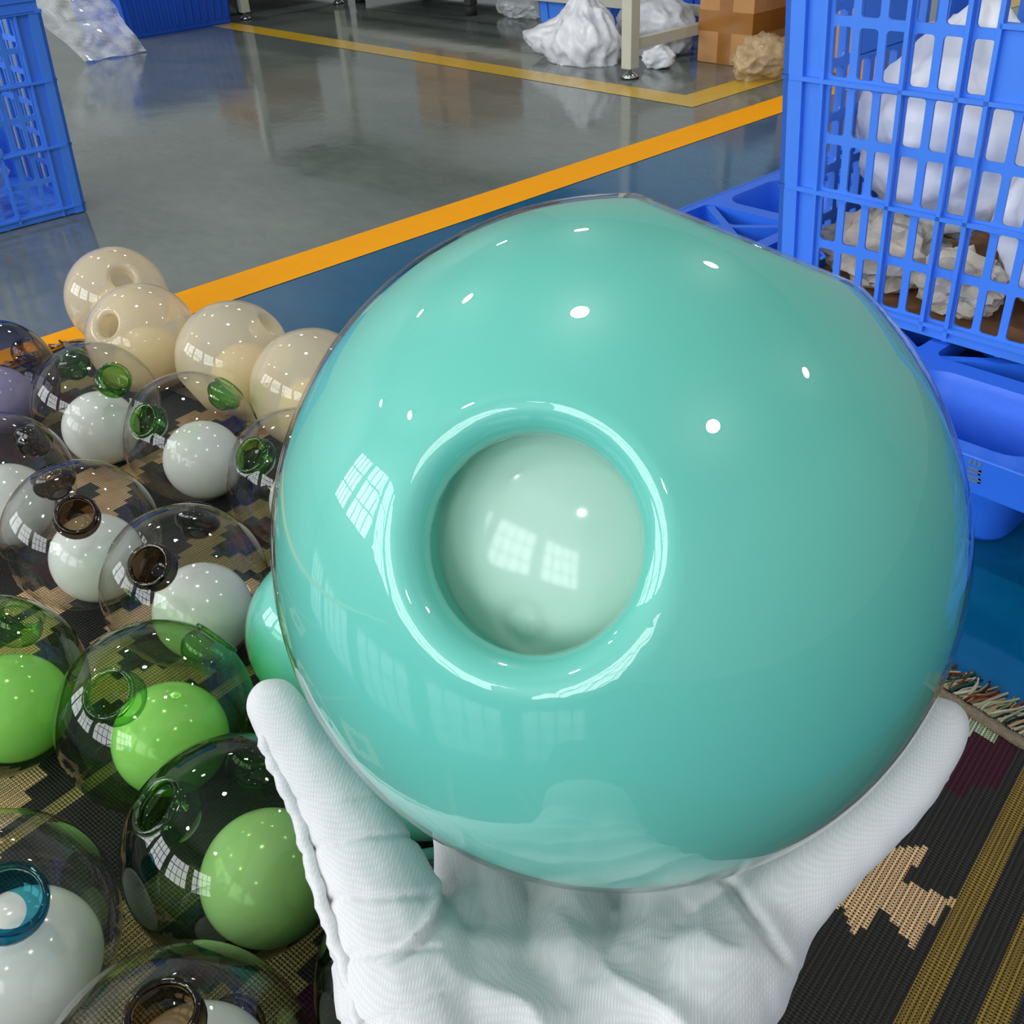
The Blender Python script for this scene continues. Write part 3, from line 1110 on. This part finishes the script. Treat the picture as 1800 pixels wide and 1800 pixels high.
def panel(name, length, rows, cell, z0, f3, parent, mat, ribs, levels, post, plate=None, t=.0035):
    """perforated crate side; s runs -length/2..length/2, f3 maps (s, z, outward)"""
    verts, faces = [], []
    n = int(round((length - 2 * post) / cell))
    cw = (length - 2 * post) / n
    rh = levels
    for i in range(n):
        s0 = -length / 2 + post + i * cw
        for j in range(rows):
            za = z0 + j * rh
            if plate and plate[0] <= i < plate[1] and plate[2] <= j < plate[3]:
                continue
            ring_cell(verts, faces, f3, s0, s0 + cw, za, za + rh, (s0 + .0055, s0 + cw - .0055, za + .0065, za + rh - .0065), .005, t)

    def blk(sa, sb, za, zb, da, db):
        b = len(verts)
        for d in (da, db):
            for z in (za, zb):
                for s_ in (sa, sb):
                    verts.append(f3(s_, z, d))
        for q in ((0, 1, 3, 2), (4, 6, 7, 5), (0, 4, 5, 1), (2, 3, 7, 6), (0, 2, 6, 4), (1, 5, 7, 3)):
            faces.append([b + k for k in q])
    top = z0 + rows * rh
    for rb in ribs:                               # upright ribs
        s_ = -length / 2 + post + rb * cw
        blk(s_ - .003, s_ + .003, z0 - .012, top, -.001, .010)
    for j in range(0, rows + 1, 2):               # heavy horizontal ribs
        z = z0 + j * rh
        blk(-length / 2 + post * .15, length / 2 - post * .15, z - .0028, z + .0028, -.001, .010)
    blk(-length / 2 + post * .2, length / 2 - post * .2, z0 - .020, z0, -t, .002)
    o = from_py(name, verts, faces, mat, parent)
    if plate:
        vv, ff = verts, faces = [], []
        pa, pb = -length / 2 + post + plate[0] * cw, -length / 2 + post + plate[1] * cw
        blk(pa + .002, pb - .002, z0 + plate[2] * rh + .002, z0 + (plate[2] + 1.15) * rh, -.003, .002)
        blk(pa, pb, z0 + (plate[2] + 1.15) * rh - .003, z0 + (plate[2] + 1.15) * rh + .003, -.004, .010)
        from_py('label_plate', verts, faces, mat, o)
    return o


def make_crate(name, label, loc, rz, mat, Lx=.71, Wy=.48, rows=6, rh=.0778, tap=.045, plate=True, group=None):
    root = tag(empty(name, loc, rz), label, 'crate', group)
    H0 = .022
    top = H0 + rows * rh
    Hh = top + .055

    def T(x, y, z):
        return (x * (1 + tap * z / (Lx / 2)), y * (1 + tap * z / (Wy / 2)), z)
    post = .055
    ribs = [3, 5, 6, 10, 11, 13]
    for sgn in (-1, 1):
        f3 = (lambda s_, z, d: T(s_, -Wy / 2 - d, z)) if sgn < 0 else (lambda s_, z, d: T(-s_, Wy / 2 + d, z))
        panel('side_panel', Lx, rows, .0375, H0, f3, root, mat, ribs, rh, post, (6, 10, 4, 6) if plate else None)
        f3 = (lambda s_, z, d: T(-Lx / 2 - d, -s_, z)) if sgn < 0 else (lambda s_, z, d: T(Lx / 2 + d, s_, z))
        panel('end_panel', Wy, rows, .0375, H0, f3, root, mat, [2, 4, 6, 8], rh, post, (3, 7, 4, 6) if plate else None)
    for sx in (-1, 1):
        for sy in (-1, 1):
            bm = bmesh.new()
            x1, y1 = sx * Lx / 2, sy * Wy / 2
            # L-shaped upright: two flanges and a rounded outer column
            def bb(xa, xb, ya, yb, za, zb):
                vs_ = [bm.verts.new(T(x, y, z)) for z in (za, zb) for y in (ya, yb) for x in (xa, xb)]
                for f in ((0, 2, 3, 1), (4, 5, 7, 6), (0, 1, 5, 4), (2, 6, 7, 3), (0, 4, 6, 2), (1, 3, 7, 5)):
                    bm.faces.new([vs_[k] for k in f])
            bb(min(x1, x1 - sx * post), max(x1, x1 - sx * post), min(y1, y1 - sy * .004), max(y1, y1 - sy * .004), .002, top)
            bb(min(x1, x1 - sx * .004), max(x1, x1 - sx * .004), min(y1, y1 - sy * post), max(y1, y1 - sy * post), .002, top)
            e = .008
            bb(min(x1 + sx * e, x1 - sx * .022), max(x1 + sx * e, x1 - sx * .022), min(y1 + sy * e, y1), max(y1 + sy * e, y1), .002, top)
            bb(min(x1 + sx * e, x1), max(x1 + sx * e, x1), min(y1 + sy * e, y1 - sy * .022), max(y1 + sy * e, y1 - sy * .022), .002, top)
            bb(min(x1 - sx * (post - .005), x1 - sx * post), max(x1 - sx * (post - .005), x1 - sx * post), min(y1 + sy * e, y1), max(y1 + sy * e, y1), .002, top)
            for j in range(0, rows + 1, 2):
                z = H0 + j * rh
                bb(min(x1 + sx * e * 1.2, x1 - sx * post), max(x1 + sx * e * 1.2, x1 - sx * post), min(y1 + sy * e * 1.2, y1 - sy * .002), max(y1 + sy * e * 1.2, y1 - sy * .002), z - .003, z + .003)
                bb(min(x1 + sx * e * 1.2, x1 - sx * .002), max(x1 + sx * e * 1.2, x1 - sx * .002), min(y1 + sy * e * 1.2, y1 - sy * post), max(y1 + sy * e * 1.2, y1 - sy * post), z - .003, z + .003)
            from_bm('corner_post', bm, mat, root)
    # plain band and rolled rim
    bm = bmesh.new()
    def wall(o0, o1, za, zb):
        for (xa, xb, ya, yb) in ((-Lx / 2 - o1, Lx / 2 + o1, -Wy / 2 - o1, -Wy / 2 - o0), (-Lx / 2 - o1, Lx / 2 + o1, Wy / 2 + o0, Wy / 2 + o1),
                                 (-Lx / 2 - o1, -Lx / 2 - o0, -Wy / 2 - o0, Wy / 2 + o0), (Lx / 2 + o0, Lx / 2 + o1, -Wy / 2 - o0, Wy / 2 + o0)):
            vs_ = [bm.verts.new(T(x, y, z)) for z in (za, zb) for y in (ya, yb) for x in (xa, xb)]
            for f in ((0, 2, 3, 1), (4, 5, 7, 6), (0, 1, 5, 4), (2, 6, 7, 3), (0, 4, 6, 2), (1, 3, 7, 5)):
                bm.faces.new([vs_[k] for k in f])
    wall(-.004, .004, top, Hh)
    wall(-.002, .014, Hh - .008, Hh)
    wall(-.002, .010, top - .003, top + .004)
    wall(-.002, .010, top + .024, top + .028)
    from_bm('rim', bm, mat, root)
    bm = bmesh.new(); box(bm, -Lx / 2, Lx / 2, -Wy / 2, Wy / 2, .004, .010)
    for k in range(9):
        x = -Lx / 2 + Lx * (k + .5) / 9
        box(bm, x - .004, x + .004, -Wy / 2, Wy / 2, .0, .004)
    from_bm('base', bm, mat, root)
    return root


make_crate('plastic_crate', 'tall blue lattice crate on a blue pallet, packed with white paper bundles', (1.588, .493, .1505), -math.pi / 2, M['blue'], group='blue lattice crates')
make_crate('plastic_crate', 'blue lattice crate standing alone on the grey floor past the orange line', (.945 - .355, 2.785 + .24, 0.0005), 0, M['blue'], plate=False, group='blue lattice crates')


# solid ribbed bins in the distance
def make_bin(name, label, loc, rz, Lx, Wy, Hh, mat, ribs, rim=.02):
    root = tag(empty(name, loc, rz), label, 'bin', 'solid blue bins at the back')
    tap = .07

    def T(x, y, z): return (x * (1 + tap * z / (Lx / 2)), y * (1 + tap * z / (Wy / 2)), z)
    bm = bmesh.new()
    def bb(xa, xb, ya, yb, za, zb):
        vs_ = [bm.verts.new(T(x, y, z)) for z in (za, zb) for y in (ya, yb) for x in (xa, xb)]
        for f in ((0, 2, 3, 1), (4, 5, 7, 6), (0, 1, 5, 4), (2, 6, 7, 3), (0, 4, 6, 2), (1, 3, 7, 5)):
            bm.faces.new([vs_[k] for k in f])
    t = .004
    bb(-Lx / 2, Lx / 2, -Wy / 2, -Wy / 2 + t, 0, Hh); bb(-Lx / 2, Lx / 2, Wy / 2 - t, Wy / 2, 0, Hh)
    bb(-Lx / 2, -Lx / 2 + t, -Wy / 2, Wy / 2, 0, Hh); bb(Lx / 2 - t, Lx / 2, -Wy / 2, Wy / 2, 0, Hh)
    bb(-Lx / 2, Lx / 2, -Wy / 2, Wy / 2, 0.001, .006)
    from_bm('shell', bm, mat, root)
    for sy in (-1, 1):
        for k in range(ribs):
            x = -Lx / 2 + Lx * (k + .5) / ribs
            bm = bmesh.new(); bb(x - .006, x + .006, min(sy * Wy / 2, sy * (Wy / 2 + .008)), max(sy * Wy / 2, sy * (Wy / 2 + .008)), .03, Hh - .04)
            from_bm('rib', bm, mat, root)
    for sx in (-1, 1):
        for k in range(3):
            y = -Wy / 2 + Wy * (k + .5) / 3
            bm = bmesh.new(); bb(min(sx * Lx / 2, sx * (Lx / 2 + .008)), max(sx * Lx / 2, sx * (Lx / 2 + .008)), y - .006, y + .006, .03, Hh - .04)
            from_bm('rib', bm, mat, root)
    bm = bmesh.new()
    for (xa, xb, ya, yb) in ((-Lx / 2 - rim, Lx / 2 + rim, -Wy / 2 - rim, -Wy / 2), (-Lx / 2 - rim, Lx / 2 + rim, Wy / 2, Wy / 2 + rim),
                             (-Lx / 2 - rim, -Lx / 2, -Wy / 2, Wy / 2), (Lx / 2, Lx / 2 + rim, -Wy / 2, Wy / 2)):
        bb(xa, xb, ya, yb, Hh - .03, Hh)
    from_bm('rim', bm, mat, root)
    return root


make_bin('blue_bin', 'dusty dark blue bin beside the yellow line, clear film draped against it', (2.615, 5.73, 0.0005), 0, .58, .62, .36, M['blue_far'], 14)
make_bin('blue_bin', 'bright blue bin on the floor behind the steel table, past the white sack', (3.95, 3.62, 0.0005), -math.pi / 2, .46, .46, .26, M['blue'], 4)
make_bin('blue_bin', 'darker blue bin behind the steel table, next to the taped carton', (4.05, 2.95, 0.0005), -math.pi / 2, .55, .40, .26, M['blue_far'], 4)

# ------------------------------------------------------------------ blue pallet
def make_pallet():
    x0, x1, y0, y1, top = 1.08, 2.48, -.31, 1.25, .15
    root = tag(empty('plastic_pallet', (x0, y0, 0)), 'blue plastic nesting pallet with cup feet under the tall lattice crate', 'pallet')
    W, D = x1 - x0, y1 - y0
    fx = [(0.025, .185), (.60, .80), (W - .185, W - .025)]
    fy = [(.03, .22), (.645, .865), (D - .22, D - .03)]
    xb = [0] + [v for a in fx for v in (a[0] - .02, a[1] + .02)] + [W]
    yb = [0] + [v for a in fy for v in (a[0] - .02, a[1] + .02)] + [D]
    xb[1] = .006; yb[1] = .006; xb[-2] = W - .006; yb[-2] = D - .006
    verts, faces = [], []
    f3 = lambda s_, z, d: (s_, z, top + d)
    bars = bmesh.new()
    for i in range(len(xb) - 1):
        for j in range(len(yb) - 1):
            a, b, c, d = xb[i], xb[i + 1], yb[j], yb[j + 1]
            if b - a < .01 or d - c < .01:
                k = len(verts)
                verts.extend([f3(a, c, 0), f3(b, c, 0), f3(b, d, 0), f3(a, d, 0)])
                faces.append([k, k + 1, k + 2, k + 3])
                continue
            foot_x = (i % 2 == 1); foot_y = (j % 2 == 1)
            if foot_x and foot_y:
                ax = fx[i // 2]; ay = fy[j // 2]
                ring_cell(verts, faces, f3, a, b, c, d, (ax[0], ax[1], ay[0], ay[1]), .045, .012, 6)
            else:
                nx = 2 if b - a > .3 else 1
                ny = 2 if d - c > .3 else 1
                for p in range(nx):
                    for q in range(ny):
                        aa = a + (b - a) * p / nx; b2 = a + (b - a) * (p + 1) / nx
                        cc = c + (d - c) * q / ny; d2 = c + (d - c) * (q + 1) / ny
                        ring_cell(verts, faces, f3, aa, b2, cc, d2, (aa + .014, b2 - .014, cc + .014, d2 - .014), .018, .03, 4)
                        # diagonal webs
                        for wz, (pa, pb) in enumerate((((aa + .012, cc + .012), (b2 - .012, d2 - .012)), ((aa + .012, d2 - .012), (b2 - .012, cc + .012)))):
                            u = Vector((pb[0] - pa[0], pb[1] - pa[1])).normalized(); n = Vector((-u.y, u.x)) * .008
                            vs_ = [bars.verts.new((pp[0] + sg * n.x, pp[1] + sg * n.y, z)) for z in (top - .045, top - .002 - .002 * wz) for pp in (pa, pb) for sg in (-1, 1)]
                            for f in ((0, 1, 3, 2), (4, 6, 7, 5), (0, 4, 5, 1), (2, 3, 7, 6), (0, 2, 6, 4), (1, 5, 7, 3)):
                                bars.faces.new([vs_[k] for k in f])
    from_py('deck', verts, faces, M['blue_pallet'], root)
    from_bm('deck_webs', bars, M['blue_pallet'], root)
    for ax in fx:
        for ay in fy:
            vv, ff = [], []
            def rr(a, b, c, d, r, z):
                st = len(vv)
                for (cx, cz, a0) in ((a + r, c + r, math.pi), (b - r, c + r, 1.5 * math.pi), (b - r, d - r, 0), (a + r, d - r, .5 * math.pi)):
                    for i in range(7):
                        an = a0 + .5 * math.pi * i / 6
                        vv.append((cx + r * math.cos(an), cz + r * math.sin(an), z))
                return st
            lv = [(0, top), (.004, top - .01), (.020, .012), (.026, .002)]
            sts = [rr(ax[0] + o_, ax[1] - o_, ay[0] + o_, ay[1] - o_, .045 - o_ * .5, z) for o_, z in lv]
            for s0, s1 in zip(sts, sts[1:]):
                for k in range(28):
                    ff.append([s0 + k, s0 + (k + 1) % 28, s1 + (k + 1) % 28, s1 + k])
            ff.append([sts[-1] + k for k in range(28)])
            from_py('cup_foot', vv, ff, M['blue_pallet'], root, True)
    for (a, b, c, d) in ((-.004, .003, 0, D), (W - .003, W + .004, 0, D), (0, W, -.004, .003), (0, W, D - .003, D + .004)):
        bm = bmesh.new(); box(bm, a, b, c, d, top - .048, top + .001, .0015)
        from_bm('skirt', bm, M['blue_pallet'], root)
    mk = plain('stamp_ink', srgb(104, 116, 120), .7, noise_amt=.1)
    for k, zz in enumerate((.141, .130, .119)):
        bm = bmesh.new()
        yy = .699 - .002 * k
        if k == 0:
            for q in range(3): box(bm, -.0048, -.0038, yy - .008 + q * .006, yy - .005 + q * .006, zz, zz + .006)
        else:
            box(bm, -.0048, -.0038, yy - .008, yy + .008, zz, zz + .0022); box(bm, -.0048, -.0038, yy - .008, yy + .008, zz + .0045, zz + .0065)
            box(bm, -.0048, -.0038, yy - .008, yy - .005, zz, zz + .0065)
        from_bm('stamp_mark', bm, mk, root)


make_pallet()

# ------------------------------------------------------------------ crumpled packing
M['paper_white'] = plain('white_wrapping_cloth', srgb(240, 241, 246), .85, .2, noise_amt=.03, noise_scale=30, bump=.9, bump_scale=13)
M['paper_news'] = plain('crumpled_newsprint', srgb(206, 196, 178), .85, .2, noise_amt=.45, noise_scale=22, bump=.2, bump_scale=60)
M['card'] = plain('cardboard', srgb(194, 144, 94), .8, .2, noise_amt=.10, noise_scale=14, bump=.1, bump_scale=60)
M['card_in'] = plain('worn_cardboard', srgb(142, 104, 72), .85, .2, noise_amt=.14, noise_scale=18, bump=.15, bump_scale=50)
M['tape'] = plain('brown_packing_tape', srgb(158, 104, 46), .22, .5, noise_amt=.10, noise_scale=20)


def film_mat(name, col, fac, rough=.15):
    m, nt, out = newmat(name)
    tr = N(nt, 'ShaderNodeBsdfTransparent')
    df = N(nt, 'ShaderNodeBsdfPrincipled', Roughness=rough)
    df.inputs['Base Color'].default_value = col
    tc = N(nt, 'ShaderNodeTexCoord')
    nz = N(nt, 'ShaderNodeTexNoise', Scale=16.0, Detail=5.0)
    L(nt, tc.outputs['Object'], nz.inputs['Vector'])
    mr = N(nt, 'ShaderNodeMapRange')
    mr.inputs[1].default_value = .3; mr.inputs[2].default_value = .7
    mr.inputs[3].default_value = fac - .15; mr.inputs[4].default_value = fac + .2
    L(nt, nz.outputs['Fac'], mr.inputs[0])
    ms = N(nt, 'ShaderNodeMixShader')
    L(nt, mr.outputs[0], ms.inputs[0])
    L(nt, tr.outputs[0], ms.inputs[1]); L(nt, df.outputs[0], ms.inputs[2])
    L(nt, ms.outputs[0], out.inputs[0])
    return m


M['film'] = film_mat('clear_plastic_film', (0.80, 0.82, 0.84, 1), .34, .08)
M['film_white'] = film_mat('white_plastic_film', (0.84, 0.84, 0.88, 1), .8, .3)
M['film_brown'] = film_mat('amber_plastic_film', (0.62, 0.46, 0.26, 1), .65, .2)


def crumple(d, seed, fr=2.0, oct_=4, sharp=1.0):
    q = d * fr + Vector((seed * 3.1, seed * 1.7, seed * 5.3))
    h = 0; a = 1.0
    for k in range(oct_):
        h += a * (1 - 2 * abs(noise.noise(q)) * sharp)
        q = q * 2.03; a *= .5
    return h / 1.9


def bundle(name, label, cat, c, size, seed, mat, amp=.14, fr=1.8, sub=5, shape=None, group=None, smooth=True, floor=None):
    bm = bmesh.new()
    bmesh.ops.create_icosphere(bm, subdivisions=sub, radius=1.0)
    for v in bm.verts:
        d = v.co.normalized()
        r = 1 + amp * (crumple(d, seed, fr) - .4)
        p = Vector((d.x * size[0] * r, d.y * size[1] * r, d.z * size[2] * r))
        if shape: p = shape(p, d, size)
        if floor is not None and p.z < floor: p.z = floor + (p.z - floor) * .03
        v.co = p
    o = from_bm(name, bm, mat, None, smooth)
    o.location = c
    return tag(o, label, cat, group)


def knot(p, d, s):
    # cloth gathered towards a tied top
    t = max(0, d.z)
    k = 1 - .78 * t ** 1.6
    fold = 1 + .10 * math.sin(math.atan2(d.y, d.x) * 9 + d.z * 3) * (0.3 + t)
    return Vector((p.x * k * fold, p.y * k * fold, p.z))


def drape(p, d, s):
    fold = 1 + .06 * math.sin(math.atan2(d.y, d.x) * 7 + d.z * 5)
    return Vector((p.x * fold, p.y * fold, p.z))


CZ = .1505 + .0105
bm = bmesh.new(); box(bm, 1.36, 1.81, .175, .84, CZ, CZ + .008)
tag(from_bm('cardboard_sheet', bm, M['card_in']), 'flat brown cardboard sheet lining the bottom of the tall lattice crate', 'cardboard')
bm = bmesh.new()
bundle('cloth_bundle', 'white wrapped bundle gathered to a peak inside the tall lattice crate', 'bundle', (1.535, .690, CZ + .245), (.136, .150, .168), 1.3, M['paper_white'], .16, 1.9, 5, knot)
bundle('cloth_bundle', 'white wrapped bundle sagging against the front lattice below the label plate', 'bundle', (1.478, .452, CZ + .138), (.098, .125, .118), 4.2, M['paper_white'], .14, 1.9, 5, drape)
bundle('paper_wad', 'crumpled grey-tan newsprint wad beneath the peaked white bundle', 'paper', (1.447, .735, CZ + .062), (.068, .085, .054), 6.7, M['paper_news'], .60, 1.9, 4, None, 'newsprint wads in the crate', False, -.05)
bundle('paper_wad', 'small crumpled newsprint wad between the two white bundles', 'paper', (1.412, .590, CZ + .052), (.036, .055, .046), 9.1, M['paper_news'], .60, 1.9, 4, None, 'newsprint wads in the crate', False, -.042)


# ------------------------------------------------------------------ cardboard cartons
def carton(name, label, loc, rz, a, b, c, mat, flaps=False, tape=True, group=None):
    root = tag(empty(name, loc, rz), label, 'box', group)
    bm = bmesh.new(); box(bm, -a / 2, a / 2, -b / 2, b / 2, 0.0005, c, .003)
    from_bm('carton_body', bm, mat, root)
    if tape:
        bm = bmesh.new(); box(bm, -a / 2 - .0012, a / 2 + .0012, -b / 2 - .0012, b / 2 + .0012, c * .38, c * .62)
        from_bm('tape_band', bm, M['tape'], root)
        bm = bmesh.new(); box(bm, -a / 2 - .001, a / 2 + .001, -.03, .03, 0.001, c + .001)
        from_bm('tape_strip', bm, M['tape'], root)
    if flaps:
        for sx in (-1, 1):
            bm = bmesh.new()
            vs_ = [bm.verts.new(p) for p in ((sx * a / 2, -b / 2, c), (sx * a / 2, b / 2, c), (sx * (a / 2 + .10), b / 2, c + .07), (sx * (a / 2 + .10), -b / 2, c + .07))]
            bm.faces.new(vs_)
            r = bmesh.ops.solidify(bm, geom=bm.faces[:], thickness=.004)
            from_bm('flap', bm, mat, root)
    return root


carton('cardboard_carton', 'brown carton banded with glossy tape, standing next to the steel table', (3.58, 2.515, 0), 0, .36, .25, .30, M['card'])
carton('cardboard_carton', 'open brown carton with raised flaps behind the tall lattice crate', (3.66, 2.12, .0), .12, .36, .38, .34, M['card'], True, False)
carton('cardboard_carton', 'brown carton inside the tall lattice crate behind the white bundles', (1.775, .440, CZ + .0085), 0, .07, .50, .42, M['card_in'], False, False)
bundle('film_bag', 'amber plastic bag slumped on the yellow line beside the taped carton', 'bag', (3.30, 2.262, .060), (.12, .085, .075), 3.3, M['film_brown'], .55, 1.3, 5, None, None, True, -.059)

# white plastic sack and clear films
def sack(p, d, s):
    t = max(0, d.z)
    k = 1 - .62 * t ** 1.3
    tail = max(0, d.y) ** 3 * .9 * (1 - t)
    return Vector((p.x * k, p.y * k + tail * s[1] * 1.1, p.z * (1 - .5 * max(0, d.y) ** 2)))


bundle('plastic_sack', 'crumpled white plastic sack on the floor beside the table leg', 'bag', (3.16, 3.03, .085), (.115, .165, .17), 2.2, M['film_white'], .34, 1.8, 5, sack, None, True, -.084)
bundle('plastic_sack', 'translucent white plastic sack under the table behind the leg and rail', 'bag', (3.45, 2.90, .09), (.12, .17, .13), 5.2, M['film_white'], .25, 1.6, 5, None, None, True, -.089)
bundle('plastic_scrap', 'small white scrap of plastic sheet just behind the table foot', 'plastic', (3.225, 2.69, .036), (.05, .06, .040), 8.8, M['paper_white'], .55, 1.2, 4, None, None, True, -.035)
bundle('film_heap', 'grey heap of clear plastic film on the floor beside the bright blue bin', 'plastic', (3.84, 4.09, .05), (.09, .17, .065), 7.4, M['film'], .4, 2.2, 4, None, None, False, -.049)


def film_sheet():
    # thin clear film leaning from the dark blue bin down to the floor
    nu, nv = 26, 34
    verts, faces = [], []
    for j in range(nv + 1):
        t = j / nv
        for i in range(nu + 1):
            s_ = i / nu
            xl, xr = 1.70 + .19 * t, 2.13 + .08 * t
            x = xl + (xr - xl) * s_
            y = 5.35 - .33 * t
            z = .40 * (1 - t) + .004
            q = Vector((x * 6, y * 6, z * 8))
            w = abs(noise.noise(q)) * .06 + abs(noise.noise(q * 2.4)) * .03
            verts.append((x + noise.noise(q + Vector((7, 1, 2))) * .02, y - w, max(.003, z + noise.noise(q * 1.7 + Vector((3, 9, 1))) * .02 * (1 - .3 * t))))
    for j in range(nv):
        for i in range(nu):
            a = j * (nu + 1) + i
            faces.append((a, a + 1, a + nu + 2, a + nu + 1))
    o = from_py('plastic_film', verts, faces, M['film'], None, False)
    md = o.modifiers.new('thick', 'SOLIDIFY'); md.thickness = .0015
    tag(o, 'creased sheet of clear plastic film slung from the dark blue bin to the floor', 'plastic')


film_sheet()

# ------------------------------------------------------------------ steel table
M['steel'] = plain('beige_powder_coat', srgb(196, 194, 178), .35, noise_amt=.04, noise_scale=10)
M['chrome'] = plain('chrome_foot', srgb(200, 200, 200), .15, metal=1.0, noise_amt=.05)
M['rubber'] = plain('black_rubber', srgb(24, 24, 24), .7, noise_amt=.1)
M['board'] = plain('grey_table_top', srgb(150, 156, 158), .45, noise_amt=.05)
M['dark'] = plain('dark_rack_shade', srgb(46, 42, 38), .55, noise_amt=.3, noise_scale=5)  # near-black rack colour, stands in for the shade under table and shelf


def make_table():
    x0, x1, y0, y1 = 3.02, 3.64, 2.655, 5.46
    root = tag(empty('steel_table', (x0, y0, 0)), 'beige steel work table on levelling feet behind the yellow line', 'table')
    W, D, h = x1 - x0, y1 - y0, .75
    for (x, y) in ((0, 0), (W, 0), (0, D), (W, D)):
        bm = bmesh.new(); box(bm, x - .024, x + .024, y - .024, y + .024, .035, h, .003)
        lg = from_bm('leg', bm, M['steel'], root)
        v, f = lathe([(0.0, .060), (.009, .060), (.009, .022), (.022, .016), (.030, .008), (.030, .004)], 20)
        o = from_py('levelling_foot', v, f, M['chrome'], lg, True); o.location = (x, y, 0)
        v, f = lathe([(.030, .006), (.034, .004), (.034, .0005), (0, .0005)], 20)
        o = from_py('foot_pad', v, f, M['rubber'], lg, True); o.location = (x, y, 0)
    bm = bmesh.new(); box(bm, .024, W - .024, -.014, .014, .095, .135, .002)
    from_bm('rail', bm, M['steel'], root)
    bm = bmesh.new(); box(bm, W - .014, W + .014, .024, D - .024, .118, .158, .002)
    from_bm('rail', bm, M['steel'], root)
    bm = bmesh.new(); box(bm, -.05, W + .05, -.05, D + .05, h, h + .03, .003)
    from_bm('table_top', bm, M['board'], root)


make_table()

# dark low racks far back with cartons on them
def make_rack(label, x0, x1, y0, y1, h):
    root = tag(empty('low_rack', (x0, y0, 0)), label, 'rack', 'low racks at the back')
    W, D = x1 - x0, y1 - y0
    bm = bmesh.new(); box(bm, 0, W, 0, D, h, h + .05, .004)
    from_bm('shelf_board', bm, M['dark'], root)
    for (x, y) in ((.03, .03), (W - .03, .03), (.03, D - .03), (W - .03, D - .03)):
        bm = bmesh.new(); box(bm, x - .025, x + .025, y - .025, y + .025, .05, h, .003)
        lg = from_bm('leg', bm, M['dark'], root)
        v, f = lathe([(.0, .05), (.024, .05), (.030, .03), (.030, .0005), (0, .0005)], 16)
        o = from_py('foot', v, f, M['rubber'], lg, True); o.location = (x, y, 0)
    bm = bmesh.new(); box(bm, .02, W - .02, D - .03, D - .02, .04, h)
    from_bm('back_sheet', bm, M['dark'], root)
    bm = bmesh.new(); box(bm, W - .03, W - .02, .02, D - .02, .04, h)
    from_bm('side_sheet', bm, M['dark'], root)


make_rack('low dark rack beyond the yellow line, near the dusty blue bin', 3.10, 3.85, 5.65, 7.2, .28)
make_rack('low dark rack behind the steel table carrying a tall brown carton', 3.70, 4.25, 4.35, 5.40, .14)
carton('cardboard_carton', 'tall brown carton on the low dark rack behind the steel table', (3.92, 4.66, .1905), 0, .40, .46, .42, M['card'], False, True)
carton('cardboard_carton', 'squat brown carton on the low dark rack near the blue bin', (3.45, 6.1, .33), .1, .50, .42, .36, M['card_in'], False, True)

bundle('cloth_bundle', 'pale grey wrapped bundle low inside the crate standing on the grey floor', 'bundle', (.62, 3.0, .135), (.22, .15, .12), 7.9, M['paper_white'], .14, 1.9, 5, drape)
